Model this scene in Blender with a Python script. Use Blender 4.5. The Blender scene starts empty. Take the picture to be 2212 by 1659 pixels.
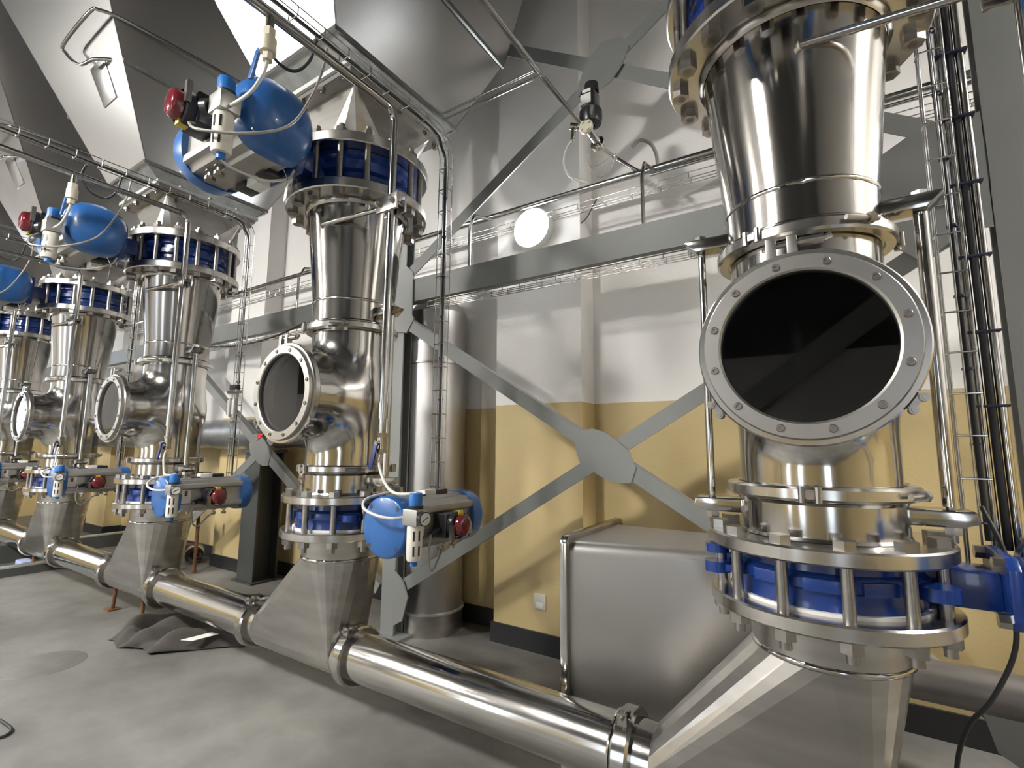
import bpy, bmesh, math, random
import numpy as np
from mathutils import Vector, Matrix, Euler
random.seed(7)
scene = bpy.context.scene
COL = scene.collection
PI = math.pi

# ------------------------------------------------------------------ camera
cam_d = bpy.data.cameras.new('camera'); cam = bpy.data.objects.new('camera', cam_d); COL.objects.link(cam)
cam_d.sensor_fit = 'HORIZONTAL'; cam_d.sensor_width = 36.0
cam_d.lens = 36.0 * 1058.0 / 2212.0
cam_d.clip_start = 0.02; cam_d.clip_end = 100
_R = Vector((0.84093827, 0.5410849, 0.00706771)); _U = Vector((0.06223928, -0.10968827, 0.9920155)); _F = Vector((-0.53753986, 0.83378391, 0.1259178))
m = Matrix((( _R.x, _U.x, -_F.x, 0.02998), (_R.y, _U.y, -_F.y, -1.35986), (_R.z, _U.z, -_F.z, -0.07219), (0, 0, 0, 1)))
cam.matrix_world = m
scene.camera = cam

# ------------------------------------------------------------------ world, exposure
w = bpy.data.worlds.new('world'); scene.world = w; w.use_nodes = True
w.node_tree.nodes['Background'].inputs[0].default_value = (0.80, 0.87, 1.0, 1)
w.node_tree.nodes['Background'].inputs[1].default_value = 4.5
vs = scene.view_settings
vs.view_transform = 'Standard'; vs.look = 'None'; vs.gamma = 1.0; vs.use_curve_mapping = False
vs.exposure = 0.6
LAMP_POWER = 260.0      # radiance of the lamp diffusers

# ------------------------------------------------------------------ room constants (metres)
FZ = -1.10; CEIL = 3.10
WY = 1.07; PY = 0.91            # recessed wall, pilaster face
XL, XR, YB = -9.6, 3.2, -5.6
BY = 0.62                       # steel frame plane
ST = [0.0, -1.662, -3.266, -4.885, -6.50]

# ------------------------------------------------------------------ materials
def nd(nt, t, loc=(0, 0), **kw):
    n = nt.nodes.new(t)
    for k, v in kw.items():
        if k in n.inputs: n.inputs[k].default_value = v
        else: setattr(n, k, v)
    return n
MATS = {}
def mat(name, col, rough=0.5, metal=0.0, var=0.0, vscale=6.0, stretch=(1, 1, 1), rvar=0.0, bump=0.0, bscale=40.0, coat=0.0, spec=0.5, col2=None, emit=None, trans=0.0):
    if name in MATS: return MATS[name]
    mt = bpy.data.materials.new(name); mt.use_nodes = True; nt = mt.node_tree
    b = nt.nodes['Principled BSDF']
    b.inputs['Base Color'].default_value = (*col, 1); b.inputs['Roughness'].default_value = rough
    b.inputs['Metallic'].default_value = metal; b.inputs['Coat Weight'].default_value = coat
    b.inputs['Specular IOR Level'].default_value = spec
    if trans: b.inputs['Transmission Weight'].default_value = trans
    L = nt.links.new
    if var or rvar or bump or col2:
        tc = nd(nt, 'ShaderNodeTexCoord'); mp = nd(nt, 'ShaderNodeMapping'); mp.inputs['Scale'].default_value = stretch
        L(tc.outputs['Object'], mp.inputs['Vector'])
        nz = nd(nt, 'ShaderNodeTexNoise', Scale=vscale, Detail=2.5, Roughness=0.5); L(mp.outputs[0], nz.inputs['Vector'])
        if var or col2:
            mx = nd(nt, 'ShaderNodeMix', data_type='RGBA')
            c2 = col2 if col2 else tuple(max(0, c * (1 - var)) for c in col)
            c1 = tuple(min(1, c * (1 + var * 0.5)) for c in col)
            mx.inputs['A'].default_value = (*c1, 1); mx.inputs['B'].default_value = (*c2, 1)
            rp = nd(nt, 'ShaderNodeMapRange', interpolation_type='SMOOTHSTEP'); rp.inputs['From Min'].default_value = 0.2; rp.inputs['From Max'].default_value = 0.8
            L(nz.outputs['Fac'], rp.inputs['Value']); L(rp.outputs[0], mx.inputs['Factor']); L(mx.outputs['Result'], b.inputs['Base Color'])
        if rvar:
            rr = nd(nt, 'ShaderNodeMapRange', interpolation_type='SMOOTHSTEP'); rr.inputs['From Min'].default_value = 0.2; rr.inputs['From Max'].default_value = 0.8
            rr.inputs['To Min'].default_value = max(0.02, rough - rvar); rr.inputs['To Max'].default_value = rough + rvar
            L(nz.outputs['Fac'], rr.inputs['Value']); L(rr.outputs[0], b.inputs['Roughness'])
        if bump:
            n2 = nd(nt, 'ShaderNodeTexNoise', Scale=bscale, Detail=3.0); L(mp.outputs[0], n2.inputs['Vector'])
            bp = nd(nt, 'ShaderNodeBump', Strength=bump, Distance=0.01); L(n2.outputs['Fac'], bp.inputs['Height']); L(bp.outputs[0], b.inputs['Normal'])
    if emit:
        b.inputs['Emission Color'].default_value = (*emit[0], 1); b.inputs['Emission Strength'].default_value = emit[1]
    MATS[name] = mt
    return mt
STEEL = mat('polished_stainless', (0.52, 0.505, 0.48), 0.13, 1.0, var=0.14, vscale=5, stretch=(1, 1, 0.35), rvar=0.05, bump=0.035, bscale=14)
LINING = mat('tee_lining', (0.40, 0.39, 0.37), 0.22, 1.0)
CONE = mat('rolled_stainless', (0.42, 0.40, 0.375), 0.125, 1.0, var=0.2, vscale=4, stretch=(1, 1, 0.3), rvar=0.06, bump=0.02, bscale=10)
PIPE = mat('stainless_pipe', (0.55, 0.535, 0.505), 0.15, 1.0, var=0.2, vscale=7, stretch=(0.4, 1, 1), rvar=0.06, bump=0.015, bscale=18)
FLANGE = mat('machined_flange', (0.60, 0.58, 0.55), 0.22, 1.0, var=0.10, vscale=9, rvar=0.06)
SPOOL = mat('brushed_spool_steel', (0.50, 0.48, 0.45), 0.31, 1.0, var=0.26, vscale=5, stretch=(0.5, 1, 3), rvar=0.05)
FRAME = mat('satin_sight_frame', (0.40, 0.385, 0.36), 0.38, 1.0, var=0.05, vscale=12)
HOPPER = mat('hopper_sheet', (0.52, 0.515, 0.51), 0.27, 1.0, bump=0.05, bscale=0.9)
NECK = mat('galvanised_neck', (0.33, 0.34, 0.33), 0.45, 0.8, var=0.25, vscale=16, rvar=0.08)
GALV = mat('galvanised_bright', (0.62, 0.64, 0.63), 0.4, 0.85, var=0.15, vscale=18, rvar=0.06)
BOLT = mat('bolt_steel', (0.40, 0.38, 0.355), 0.28, 1.0, var=0.15, vscale=30)
BOLTD = mat('dull_bolt', (0.30, 0.27, 0.25), 0.38, 1.0, var=0.2, vscale=30)
BLUE = mat('blue_cast_paint', (0.006, 0.032, 0.175), 0.26, 0.0, var=0.2, vscale=12, bump=0.03, bscale=60, coat=0.3)
ABLUE = mat('blue_cap_paint', (0.015, 0.095, 0.30), 0.33, 0.0, var=0.08, vscale=10, coat=0.25)
KNOB = mat('blue_knob_plastic', (0.01, 0.12, 0.40), 0.4)
LEVER = mat('dark_blue_lever', (0.01, 0.02, 0.12), 0.4)
ALU = mat('anodised_aluminium', (0.42, 0.41, 0.39), 0.42, 0.85, var=0.08, vscale=14, rvar=0.04)
BLACK = mat('black_plastic', (0.012, 0.012, 0.014), 0.3)
RUBBER = mat('black_cable', (0.02, 0.02, 0.022), 0.45)
WHITE = mat('cream_plastic', (0.62, 0.59, 0.52), 0.4, var=0.08, vscale=20)
LABELW = mat('white_sticker', (0.7, 0.69, 0.66), 0.5)
RED = mat('red_indicator', (0.13, 0.012, 0.018), 0.15, coat=0.5)
REDS = mat('red_sign', (0.55, 0.02, 0.02), 0.5)
YELLOW = mat('yellow_indicator', (0.45, 0.36, 0.03), 0.35)
HOSE = mat('clear_hose', (0.55, 0.54, 0.50), 0.25, 0.0)
HOSEG = mat('grey_hose', (0.28, 0.27, 0.25), 0.3)
GASKET = mat('white_gasket', (0.75, 0.74, 0.70), 0.5)
WIRE = mat('steel_wire', (0.52, 0.505, 0.48), 0.22, 1.0)
PAINT = mat('grey_steel_paint', (0.165, 0.17, 0.162), 0.5, 0.0, var=0.08, vscale=3)
DARKST = mat('dark_steel_paint', (0.055, 0.058, 0.055), 0.5, 0.0, var=0.15, vscale=5)
RUST = mat('rusty_steel', (0.16, 0.07, 0.03), 0.7, 0.2, var=0.4, vscale=30)
OLDPIPE = mat('weathered_pipe', (0.20, 0.18, 0.165), 0.45, 0.6, var=0.5, vscale=10, stretch=(0.4, 1.5, 1.5), rvar=0.15)
TANKM = mat('satin_tank_steel', (0.42, 0.405, 0.385), 0.42, 1.0, var=0.06, vscale=3, rvar=0.05, bump=0.015, bscale=6)
CLOTH = mat('dark_grey_cloth', (0.050, 0.046, 0.040), 0.95, var=0.15, vscale=25, bump=0.15, bscale=220)
FOIL = mat('insulation_foil', (0.45, 0.46, 0.48), 0.35, 0.9, var=0.15, vscale=9, bump=0.25, bscale=14)
BRASS = mat('ivory_fitting', (0.58, 0.54, 0.42), 0.35, 0.2)
CEILM = mat('ceiling_concrete', (0.10, 0.10, 0.095), 0.8, var=0.12, vscale=2)
SKIRT = mat('black_skirting', (0.02, 0.02, 0.022), 0.4)
LAMPM = mat('lamp_diffuser', (0.9, 0.9, 0.88), 0.4, emit=((1.0, 0.97, 0.92), LAMP_POWER))
LAMPW = mat('wall_lamp_diffuser', (0.9, 0.9, 0.88), 0.4, emit=((0.95, 0.98, 1.0), 60.0))
TIE = mat('navy_cable_tie', (0.01, 0.015, 0.05), 0.5)
SOCK = mat('socket_plastic', (0.55, 0.53, 0.47), 0.4)

def wall_mat():
    mt = bpy.data.materials.new('painted_wall'); mt.use_nodes = True; nt = mt.node_tree; b = nt.nodes['Principled BSDF']; L = nt.links.new
    geo = nd(nt, 'ShaderNodeNewGeometry'); sx = nd(nt, 'ShaderNodeSeparateXYZ'); L(geo.outputs['Position'], sx.inputs[0])
    nzw = nd(nt, 'ShaderNodeTexNoise', Scale=30.0, Detail=2.0); L(geo.outputs['Position'], nzw.inputs['Vector'])
    ma = nd(nt, 'ShaderNodeMath', operation='MULTIPLY_ADD'); ma.inputs[1].default_value = 0.006; L(nzw.outputs['Fac'], ma.inputs[0]); L(sx.outputs['Z'], ma.inputs[2])
    gt = nd(nt, 'ShaderNodeMath', operation='GREATER_THAN'); gt.inputs[1].default_value = 0.158; L(ma.outputs[0], gt.inputs[0])
    nz = nd(nt, 'ShaderNodeTexNoise', Scale=1.8, Detail=4.0); L(geo.outputs['Position'], nz.inputs['Vector'])
    def pair(a, c):
        mx = nd(nt, 'ShaderNodeMix', data_type='RGBA'); mx.inputs['A'].default_value = (*a, 1); mx.inputs['B'].default_value = (*c, 1)
        L(nz.outputs['Fac'], mx.inputs['Factor']); return mx
    lo = pair((0.50, 0.39, 0.19), (0.56, 0.44, 0.225)); up = pair((0.76, 0.74, 0.71), (0.82, 0.80, 0.775))
    mx = nd(nt, 'ShaderNodeMix', data_type='RGBA'); L(gt.outputs[0], mx.inputs['Factor']); L(lo.outputs['Result'], mx.inputs['A']); L(up.outputs['Result'], mx.inputs['B'])
    L(mx.outputs['Result'], b.inputs['Base Color']); b.inputs['Roughness'].default_value = 0.62
    n2 = nd(nt, 'ShaderNodeTexNoise', Scale=90.0); L(geo.outputs['Position'], n2.inputs['Vector'])
    bp = nd(nt, 'ShaderNodeBump', Strength=0.08, Distance=0.01); L(n2.outputs['Fac'], bp.inputs['Height']); L(bp.outputs[0], b.inputs['Normal'])
    return mt
WALL = wall_mat()
def floor_mat():
    mt = bpy.data.materials.new('concrete_floor'); mt.use_nodes = True; nt = mt.node_tree; b = nt.nodes['Principled BSDF']; L = nt.links.new
    geo = nd(nt, 'ShaderNodeNewGeometry')
    a = nd(nt, 'ShaderNodeTexNoise', Scale=1.1, Detail=6.0, Roughness=0.65); L(geo.outputs['Position'], a.inputs['Vector'])
    c = nd(nt, 'ShaderNodeTexNoise', Scale=9.0, Detail=6.0); L(geo.outputs['Position'], c.inputs['Vector'])
    cr = nd(nt, 'ShaderNodeValToRGB'); e = cr.color_ramp.elements
    e[0].position = 0.33; e[0].color = (0.09, 0.088, 0.08, 1); e[1].position = 0.66; e[1].color = (0.215, 0.21, 0.198, 1)
    L(a.outputs['Fac'], cr.inputs[0])
    mx = nd(nt, 'ShaderNodeMix', data_type='RGBA', blend_type='MULTIPLY'); mx.inputs['Factor'].default_value = 0.35
    c2 = nd(nt, 'ShaderNodeValToRGB'); c2.color_ramp.elements[0].position = 0.38; c2.color_ramp.elements[0].color = (0.72, 0.72, 0.72, 1); c2.color_ramp.elements[1].position = 0.55
    L(c.outputs['Fac'], c2.inputs[0]); L(cr.outputs[0], mx.inputs['A']); L(c2.outputs[0], mx.inputs['B'])
    L(mx.outputs['Result'], b.inputs['Base Color']); b.inputs['Roughness'].default_value = 0.6
    rr = nd(nt, 'ShaderNodeMapRange'); rr.inputs['To Min'].default_value = 0.45; rr.inputs['To Max'].default_value = 0.75; L(c.outputs['Fac'], rr.inputs['Value']); L(rr.outputs[0], b.inputs['Roughness'])
    bp = nd(nt, 'ShaderNodeBump', Strength=0.08, Distance=0.01); L(c.outputs['Fac'], bp.inputs['Height']); L(bp.outputs[0], b.inputs['Normal'])
    return mt
FLOOR = floor_mat()
def glass_mat():
    mt = bpy.data.materials.new('tinted_sight_glass'); mt.use_nodes = True; nt = mt.node_tree; L = nt.links.new
    for n in list(nt.nodes): nt.nodes.remove(n)
    out = nd(nt, 'ShaderNodeOutputMaterial'); mx = nd(nt, 'ShaderNodeMixShader'); fr = nd(nt, 'ShaderNodeFresnel', IOR=1.5)
    tr = nd(nt, 'ShaderNodeBsdfTransparent'); tr.inputs[0].default_value = (0.30, 0.30, 0.31, 1)
    gl = nd(nt, 'ShaderNodeBsdfGlossy', Roughness=0.02); gl.inputs['Color'].default_value = (0.9, 0.9, 0.9, 1)
    L(fr.outputs[0], mx.inputs[0]); L(tr.outputs[0], mx.inputs[1]); L(gl.outputs[0], mx.inputs[2]); L(mx.outputs[0], out.inputs[0])
    return mt
GLASS = glass_mat()
CLEAR = GLASS.copy(); CLEAR.name = 'clear_window_glass'
for n_ in CLEAR.node_tree.nodes:
    if n_.type == 'BSDF_TRANSPARENT': n_.inputs[0].default_value = (0.92, 0.94, 0.94, 1)

# ------------------------------------------------------------------ mesh helpers
def basis(d):
    d = Vector(d).normalized(); a = Vector((0, 0, 1)) if abs(d.z) < 0.9 else Vector((1, 0, 0))
    u = d.cross(a).normalized(); return u, d.cross(u).normalized(), d
class MB:
    def __init__(s): s.v = []; s.f = []
    def add(s, vs, fs):
        o = len(s.v); s.v += [tuple(p) for p in vs]; s.f += [tuple(i + o for i in f) for f in fs]; return s
    def box(s, x0, x1, y0, y1, z0, z1):
        return s.add([(x, y, z) for z in (z0, z1) for y in (y0, y1) for x in (x0, x1)],
                     [(0, 2, 3, 1), (4, 5, 7, 6), (0, 1, 5, 4), (2, 6, 7, 3), (0, 4, 6, 2), (1, 3, 7, 5)])
    def bar(s, a, b, w, h, up=(0, 0, 1)):
        a = Vector(a); b = Vector(b); d = (b - a).normalized(); u = Vector(up); r = d.cross(u).normalized(); u = r.cross(d).normalized()
        vs = [p + r * sx * w / 2 + u * sz * h / 2 for p in (a, b) for sz in (-1, 1) for sx in (-1, 1)]
        return s.add(vs, [(0, 1, 3, 2), (4, 6, 7, 5), (0, 4, 5, 1), (2, 3, 7, 6), (0, 2, 6, 4), (1, 5, 7, 3)])
    def cyl(s, a, b, r, n=24, r2=None, caps=True, ph=0.0):
        a = Vector(a); b = Vector(b); u, w_, d = basis(b - a); r2 = r if r2 is None else r2
        vs = []
        for p, q in ((a, r), (b, r2)):
            for i in range(n):
                t = 2 * PI * i / n + ph; vs.append(p + (u * math.cos(t) + w_ * math.sin(t)) * q)
        fs = [(i, i + n, (i + 1) % n + n, (i + 1) % n) for i in range(n)]
        fs = [f[::-1] for f in fs]
        if caps: fs += [tuple(range(n)), tuple(range(2 * n - 1, n - 1, -1))]
        fs = [f[::-1] for f in fs]
        return s.add(vs, fs)
    def lathe(s, prof, n=48, c=(0, 0, 0), axis=(0, 0, 1), close=False):
        # prof: (r, h) along axis; open profile, or closed ring when close
        u, w_, d = basis(axis); c = Vector(c); vs = []
        for r, h in prof:
            for i in range(n):
                t = 2 * PI * i / n; vs.append(c + d * h + (u * math.cos(t) + w_ * math.sin(t)) * r)
        m_ = len(prof); fs = []
        for k in range(m_ if close else m_ - 1):
            a, b = k * n, ((k + 1) % m_) * n
            for i in range(n): fs.append((a + i, a + (i + 1) % n, b + (i + 1) % n, b + i))
        return s.add(vs, fs)
    def tube(s, pts, r, n=8, caps=True):
        P = [Vector(p) for p in pts]; N = len(P); T = []
        for i in range(N):
            a = P[min(i + 1, N - 1)] - P[max(i - 1, 0)]; T.append(a.normalized())
        u, w_, _ = basis(T[0]); vs = []
        for i in range(N):
            u = (u - T[i] * u.dot(T[i])).normalized(); w_ = T[i].cross(u)
            for k in range(n):
                t = 2 * PI * k / n; vs.append(P[i] + (u * math.cos(t) + w_ * math.sin(t)) * r)
        fs = []
        for i in range(N - 1):
            for k in range(n):
                a = i * n + k; b = i * n + (k + 1) % n; fs.append((a, b, b + n, a + n))
        if caps: fs += [tuple(range(n - 1, -1, -1)), tuple(range((N - 1) * n, N * n))]
        return s.add(vs, fs)
    def ell(s, c, rx, ry, rz, n=24, m_=12):
        vs = []; fs = []
        for j in range(1, m_):
            p = PI * j / m_
            for i in range(n):
                t = 2 * PI * i / n; vs.append((c[0] + rx * math.sin(p) * math.cos(t), c[1] + ry * math.sin(p) * math.sin(t), c[2] + rz * math.cos(p)))
        top = len(vs); vs.append((c[0], c[1], c[2] + rz)); bot = len(vs); vs.append((c[0], c[1], c[2] - rz))
        for j in range(m_ - 2):
            for i in range(n): fs.append((j * n + i, (j + 1) * n + i, (j + 1) * n + (i + 1) % n, j * n + (i + 1) % n))
        for i in range(n):
            fs.append((top, i, (i + 1) % n)); k = (m_ - 2) * n; fs.append((bot, k + (i + 1) % n, k + i))
        return s.add(vs, fs)
    def prism(s, poly, fn, a, b):
        # poly: 2-D points; fn(p, q, h) -> 3-D
        n = len(poly); vs = [fn(p, q, a) for p, q in poly] + [fn(p, q, b) for p, q in poly]
        fs = [tuple(range(n)), tuple(range(2 * n - 1, n - 1, -1))] + [((i + 1) % n, i, i + n, (i + 1) % n + n) for i in range(n)]
        return s.add(vs, fs)
    def hull(s, pts):
        bm = bmesh.new()
        for p in pts: bm.verts.new(p)
        r = bmesh.ops.convex_hull(bm, input=bm.verts[:])
        bmesh.ops.delete(bm, geom=[g for g in set(r['geom_interior']) | set(r['geom_unused']) if isinstance(g, bmesh.types.BMVert) and g.is_valid], context='VERTS')
        bmesh.ops.dissolve_limit(bm, angle_limit=0.004, verts=bm.verts[:], edges=bm.edges[:])
        bm.verts.index_update(); vs = [tuple(v.co) for v in bm.verts]; fs = [tuple(v.index for v in f.verts) for f in bm.faces]; bm.free()
        return s.add(vs, fs)
    def mesh(s, name, mt, off=(0, 0, 0), ang=35, bevel=0.0, seg=2):
        me = bpy.data.meshes.new(name); o = Vector(off)
        me.from_pydata([tuple(Vector(p) - o) for p in s.v], [], s.f)
        bm = bmesh.new(); bm.from_mesh(me)
        bmesh.ops.recalc_face_normals(bm, faces=bm.faces[:])
        if bevel:
            ed = [e for e in bm.edges if len(e.link_faces) == 2 and e.calc_face_angle(0) > 0.5]
            bmesh.ops.bevel(bm, geom=ed, offset=bevel, segments=seg, affect='EDGES', profile=0.6, clamp_overlap=True)
        bm.to_mesh(me); bm.free()
        if mt: me.materials.append(mt)
        me.shade_smooth(); me.set_sharp_from_angle(angle=math.radians(ang))
        return me

BASE = {}
def empty(name, label, cat, base=(0, 0, 0), group=None):
    o = bpy.data.objects.new(name, None); COL.objects.link(o); o.location = base; o.empty_display_size = 0.05
    tag(o, label, cat, group); BASE[o.name] = Vector(base); return o
def tag(o, label, cat, group=None):
    o['label'] = label; o['category'] = cat
    if group: o['group'] = group
    return o
def part(mb, name, mt, parent, ang=35, bevel=0.0, label=None, kind=None):
    b = BASE[parent.name]; me = mb.mesh(name, mt, b, ang, bevel)
    o = bpy.data.objects.new(name, me); COL.objects.link(o); o.parent = parent; BASE[o.name] = b
    if label: o['label'] = label
    if kind: o['kind'] = kind
    return o
def put(me, name, parent, loc, rot=(0, 0, 0), scale=(1, 1, 1)):
    o = bpy.data.objects.new(name, me); COL.objects.link(o); o.parent = parent
    o.location = Vector(loc) - BASE[parent.name]; o.rotation_euler = rot; o.scale = scale; BASE[o.name] = Vector(loc); return o
def solo(mb, name, mt, label, cat, base=(0, 0, 0), group=None, ang=35, bevel=0.0):
    o = bpy.data.objects.new(name, mb.mesh(name, mt, base, ang, bevel)); COL.objects.link(o); o.location = base
    BASE[o.name] = Vector(base); return tag(o, label, cat, group)
def struct(mb, name, mt, ang=35, bevel=0.0, parent=None):
    o = bpy.data.objects.new(name, mb.mesh(name, mt, (0, 0, 0), ang, bevel)); COL.objects.link(o)
    BASE[o.name] = Vector((0, 0, 0)); o['kind'] = 'structure'
    if parent: o.parent = parent
    return o
def copy_tree(o, parent=None):
    c = o.copy(); COL.objects.link(c); c.parent = parent
    BASE[c.name] = BASE.get(o.name, Vector((0, 0, 0)))
    for ch in list(o.children): copy_tree(ch, c)
    return c
def arc(c, r, a0, a1, u, v, n=8):
    c = Vector(c); u = Vector(u); v = Vector(v)
    return [c + u * r * math.cos(a0 + (a1 - a0) * i / n) + v * r * math.sin(a0 + (a1 - a0) * i / n) for i in range(n + 1)]
def bez(p0, p1, p2, p3, n=14):
    p0, p1, p2, p3 = map(Vector, (p0, p1, p2, p3))
    return [p0 * (1 - t) ** 3 + p1 * 3 * t * (1 - t) ** 2 + p2 * 3 * t * t * (1 - t) + p3 * t ** 3 for t in [i / n for i in range(n + 1)]]
def spline(pts, n=8):
    P = [Vector(p) for p in pts]; P = [P[0] * 2 - P[1]] + P + [P[-1] * 2 - P[-2]]; out = []
    for i in range(1, len(P) - 2):
        for k in range(n):
            t = k / n; a, b, c, d = P[i - 1:i + 3]
            out.append(0.5 * ((2 * b) + (c - a) * t + (2 * a - 5 * b + 4 * c - d) * t * t + (3 * b - a - 3 * c + d) * t ** 3))
    out.append(P[-2]); return out

# ------------------------------------------------------------------ the setting
struct(MB().box(XL, XR, YB, WY + 0.3, FZ - 0.2, FZ), 'floor', FLOOR)
struct(MB().box(XL, XR, YB, WY + 0.3, CEIL, CEIL + 0.2), 'ceiling', CEILM)
wb = struct(MB().box(XL, XR, WY, WY + 0.3, FZ, CEIL), 'wall_back', WALL)
FW = [-6.6, -4.4, -2.2, 1.7]; FH = 0.42; FZ0, FZ1 = -1.0, 1.0     # tall windows added behind the viewer for streaks on the steel and ambient light
wf = MB(); ed = [XL] + [v for c in FW for v in (c - FH, c + FH)] + [XR]
for i in range(0, len(ed), 2): wf.box(ed[i], ed[i + 1], YB - 0.3, YB, FZ, FZ1)
for c in FW: wf.box(c - FH, c + FH, YB - 0.3, YB, FZ, FZ0)
struct(wf, 'wall_front', WALL)
struct(MB().box(XL, XR, YB - 0.3, YB, FZ1, CEIL), 'wall_front_upper', CEILM)
for i, c in enumerate(FW):
    wn = MB()
    for x in (c - FH + 0.025, c + FH - 0.025): wn.box(x - 0.025, x + 0.025, YB - 0.2, YB - 0.13, FZ0, FZ1)
    for z in (FZ0 + 0.025, (FZ0 + FZ1) / 2, FZ1 - 0.025): wn.box(c - FH, c + FH, YB - 0.2, YB - 0.13, z - 0.025, z + 0.025)
    w2 = struct(wn, 'window_%d' % (i + 2), LABELW)  # added window, out of view, there for its reflections
    for z0 in (FZ0 + 0.05, (FZ0 + FZ1) / 2 + 0.025): part(MB().box(c - FH + 0.05, c + FH - 0.05, YB - 0.168, YB - 0.162, z0, z0 + (FZ1 - FZ0) / 2 - 0.075), 'pane', CLEAR, w2)
    pl_ = bpy.data.lights.new('window_portal', 'AREA'); pl_.shape = 'RECTANGLE'; pl_.size = 2 * FH; pl_.size_y = FZ1 - FZ0; pl_.cycles.is_portal = True
    po = bpy.data.objects.new('window_portal', pl_); COL.objects.link(po); po.location = (c, YB - 0.25, (FZ0 + FZ1) / 2); po.rotation_euler = (PI / 2, 0, PI)
WY0, WY1, WZ0, WZ1 = -2.05, -0.35, -0.10, 2.0      # window opening in the left end wall
struct(MB().box(XL - 0.3, XL, YB, WY0, FZ, CEIL).box(XL - 0.3, XL, WY1, WY, FZ, CEIL).box(XL - 0.3, XL, WY0, WY1, FZ, WZ0).box(XL - 0.3, XL, WY0, WY1, WZ1, CEIL), 'wall_left', WALL)
wn = MB()
for y in (WY0 + 0.03, (WY0 + WY1) / 2, WY1 - 0.03): wn.box(XL - 0.2, XL - 0.13, y - 0.03, y + 0.03, WZ0, WZ1)
for z in (WZ0 + 0.03, (WZ0 + WZ1) / 2, WZ1 - 0.03): wn.box(XL - 0.2, XL - 0.13, WY0, WY1, z - 0.03, z + 0.03)
w1 = struct(wn, 'window_1', LABELW)
for y0 in (WY0 + 0.06, (WY0 + WY1) / 2 + 0.03):
    for z0 in (WZ0 + 0.06, (WZ0 + WZ1) / 2 + 0.03):
        part(MB().box(XL - 0.168, XL - 0.162, y0, y0 + (WY1 - WY0) / 2 - 0.09, z0, z0 + (WZ1 - WZ0) / 2 - 0.09), 'pane', CLEAR, w1)
pl_ = bpy.data.lights.new('window_portal', 'AREA'); pl_.shape = 'RECTANGLE'; pl_.size = WZ1 - WZ0; pl_.size_y = WY1 - WY0; pl_.cycles.is_portal = True
po = bpy.data.objects.new('window_portal', pl_); COL.objects.link(po); po.location = (XL - 0.25, (WY0 + WY1) / 2, (WZ0 + WZ1) / 2); po.rotation_euler = (0, -PI / 2, 0)
struct(MB().box(XR, XR + 0.3, YB, WY, FZ, CEIL), 'wall_right', WALL)
PIL = [(-1.54, -1.012), (-4.48, -3.95), (-7.4, -6.87), (0.98, 1.51)]
for i, (a, b) in enumerate(PIL):
    struct(MB().box(a, b, PY, WY + 0.02, FZ, CEIL), 'wall_pilaster_%d' % (i + 1), WALL)
    struct(MB().box(a - 0.012, b + 0.012, PY - 0.012, WY, FZ, FZ + 0.10), 'baseboard_pilaster_%d' % (i + 1), SKIRT)
struct(MB().box(XL, XR, WY - 0.012, WY, FZ, FZ + 0.10), 'baseboard_back', SKIRT)

# ------------------------------------------------------------------ lamps
def disc_lamp(label, x, y, z, sy):
    t = empty('bulkhead_lamp', label, 'lamp', (x, y, z), None)
    ax = (0, sy, 0)
    part(MB().lathe([(0.0, 0.0), (0.118, 0.0), (0.118, 0.035), (0.110, 0.045), (0.108, 0.038), (0.0, 0.036)], 40, (x, y, z), ax), 'lamp_housing', LABELW, t)
    part(MB().lathe([(0.108, 0.036), (0.103, 0.052), (0.082, 0.068), (0.04, 0.078), (0.0001, 0.08)], 40, (x, y, z), ax), 'lamp_diffuser', LAMPW, t, ang=80)
disc_lamp('round glowing wall lamp on the pilaster beside the steel cylinder', -1.287, PY, 1.13, -1)
disc_lamp('round glowing wall lamp added on the unseen pilaster beyond the right edge', 1.245, PY, 1.13, -1)  # added lamp out of view, brightens the hopper side panels
def batten_lamp(label, x, y, z, tilt, L=0.62):
    t = empty('pendant_lamp', label, 'lamp', (x, y, z), 'pendant lamps hung along the walkway')
    d = Vector((0, math.cos(tilt), -math.sin(tilt))); n = Vector((0, math.sin(tilt), math.cos(tilt))); c = Vector((x, y, z))
    hb = MB()
    vs = [c + Vector((sx * L, 0, 0)) + n * sn * 0.19 + d * dd for dd in (-0.06, 0.0) for sn in (-1, 1) for sx in (-1, 1)]
    hb.add(vs, [(0, 1, 3, 2), (4, 6, 7, 5), (0, 4, 5, 1), (2, 3, 7, 6), (0, 2, 6, 4), (1, 5, 7, 3)])
    part(hb, 'lamp_housing', LABELW, t)
    vs = [c + Vector((sx * (L - 0.02), 0, 0)) + n * sn * 0.17 + d * dd for dd in (0.001, 0.012) for sn in (-1, 1) for sx in (-1, 1)]
    part(MB().add(vs, [(0, 1, 3, 2), (4, 6, 7, 5), (0, 4, 5, 1), (2, 3, 7, 6), (0, 2, 6, 4), (1, 5, 7, 3)]), 'lamp_diffuser', LAMPM, t)
    for sx in (-1, 1):
        part(MB().cyl((x + sx * L * 0.8, y - 0.03, z + 0.12), (x + sx * L * 0.8, y - 0.03, CEIL), 0.008, 8), 'hanger_rod', WIRE, t)
LP = [('left lamp over the front walkway', -4.2, -2.75, 1.95), ('middle lamp over the front walkway', -2.0, -2.75, 1.95), ('right lamp by the end wall', 2.4, 0.1, 1.95),
      ('far left lamp added over the rear aisle for fill', -7.6, -4.7, 2.2), ('left lamp added over the rear aisle for fill', -5.2, -4.7, 2.2)]  # both rear aisle lamps are unseen additions giving soft ambient light
for nm, lx, ly, lz in LP:
    batten_lamp('square white pendant lamp, ' + nm, lx, ly, lz, math.radians(70), 0.19)

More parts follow.
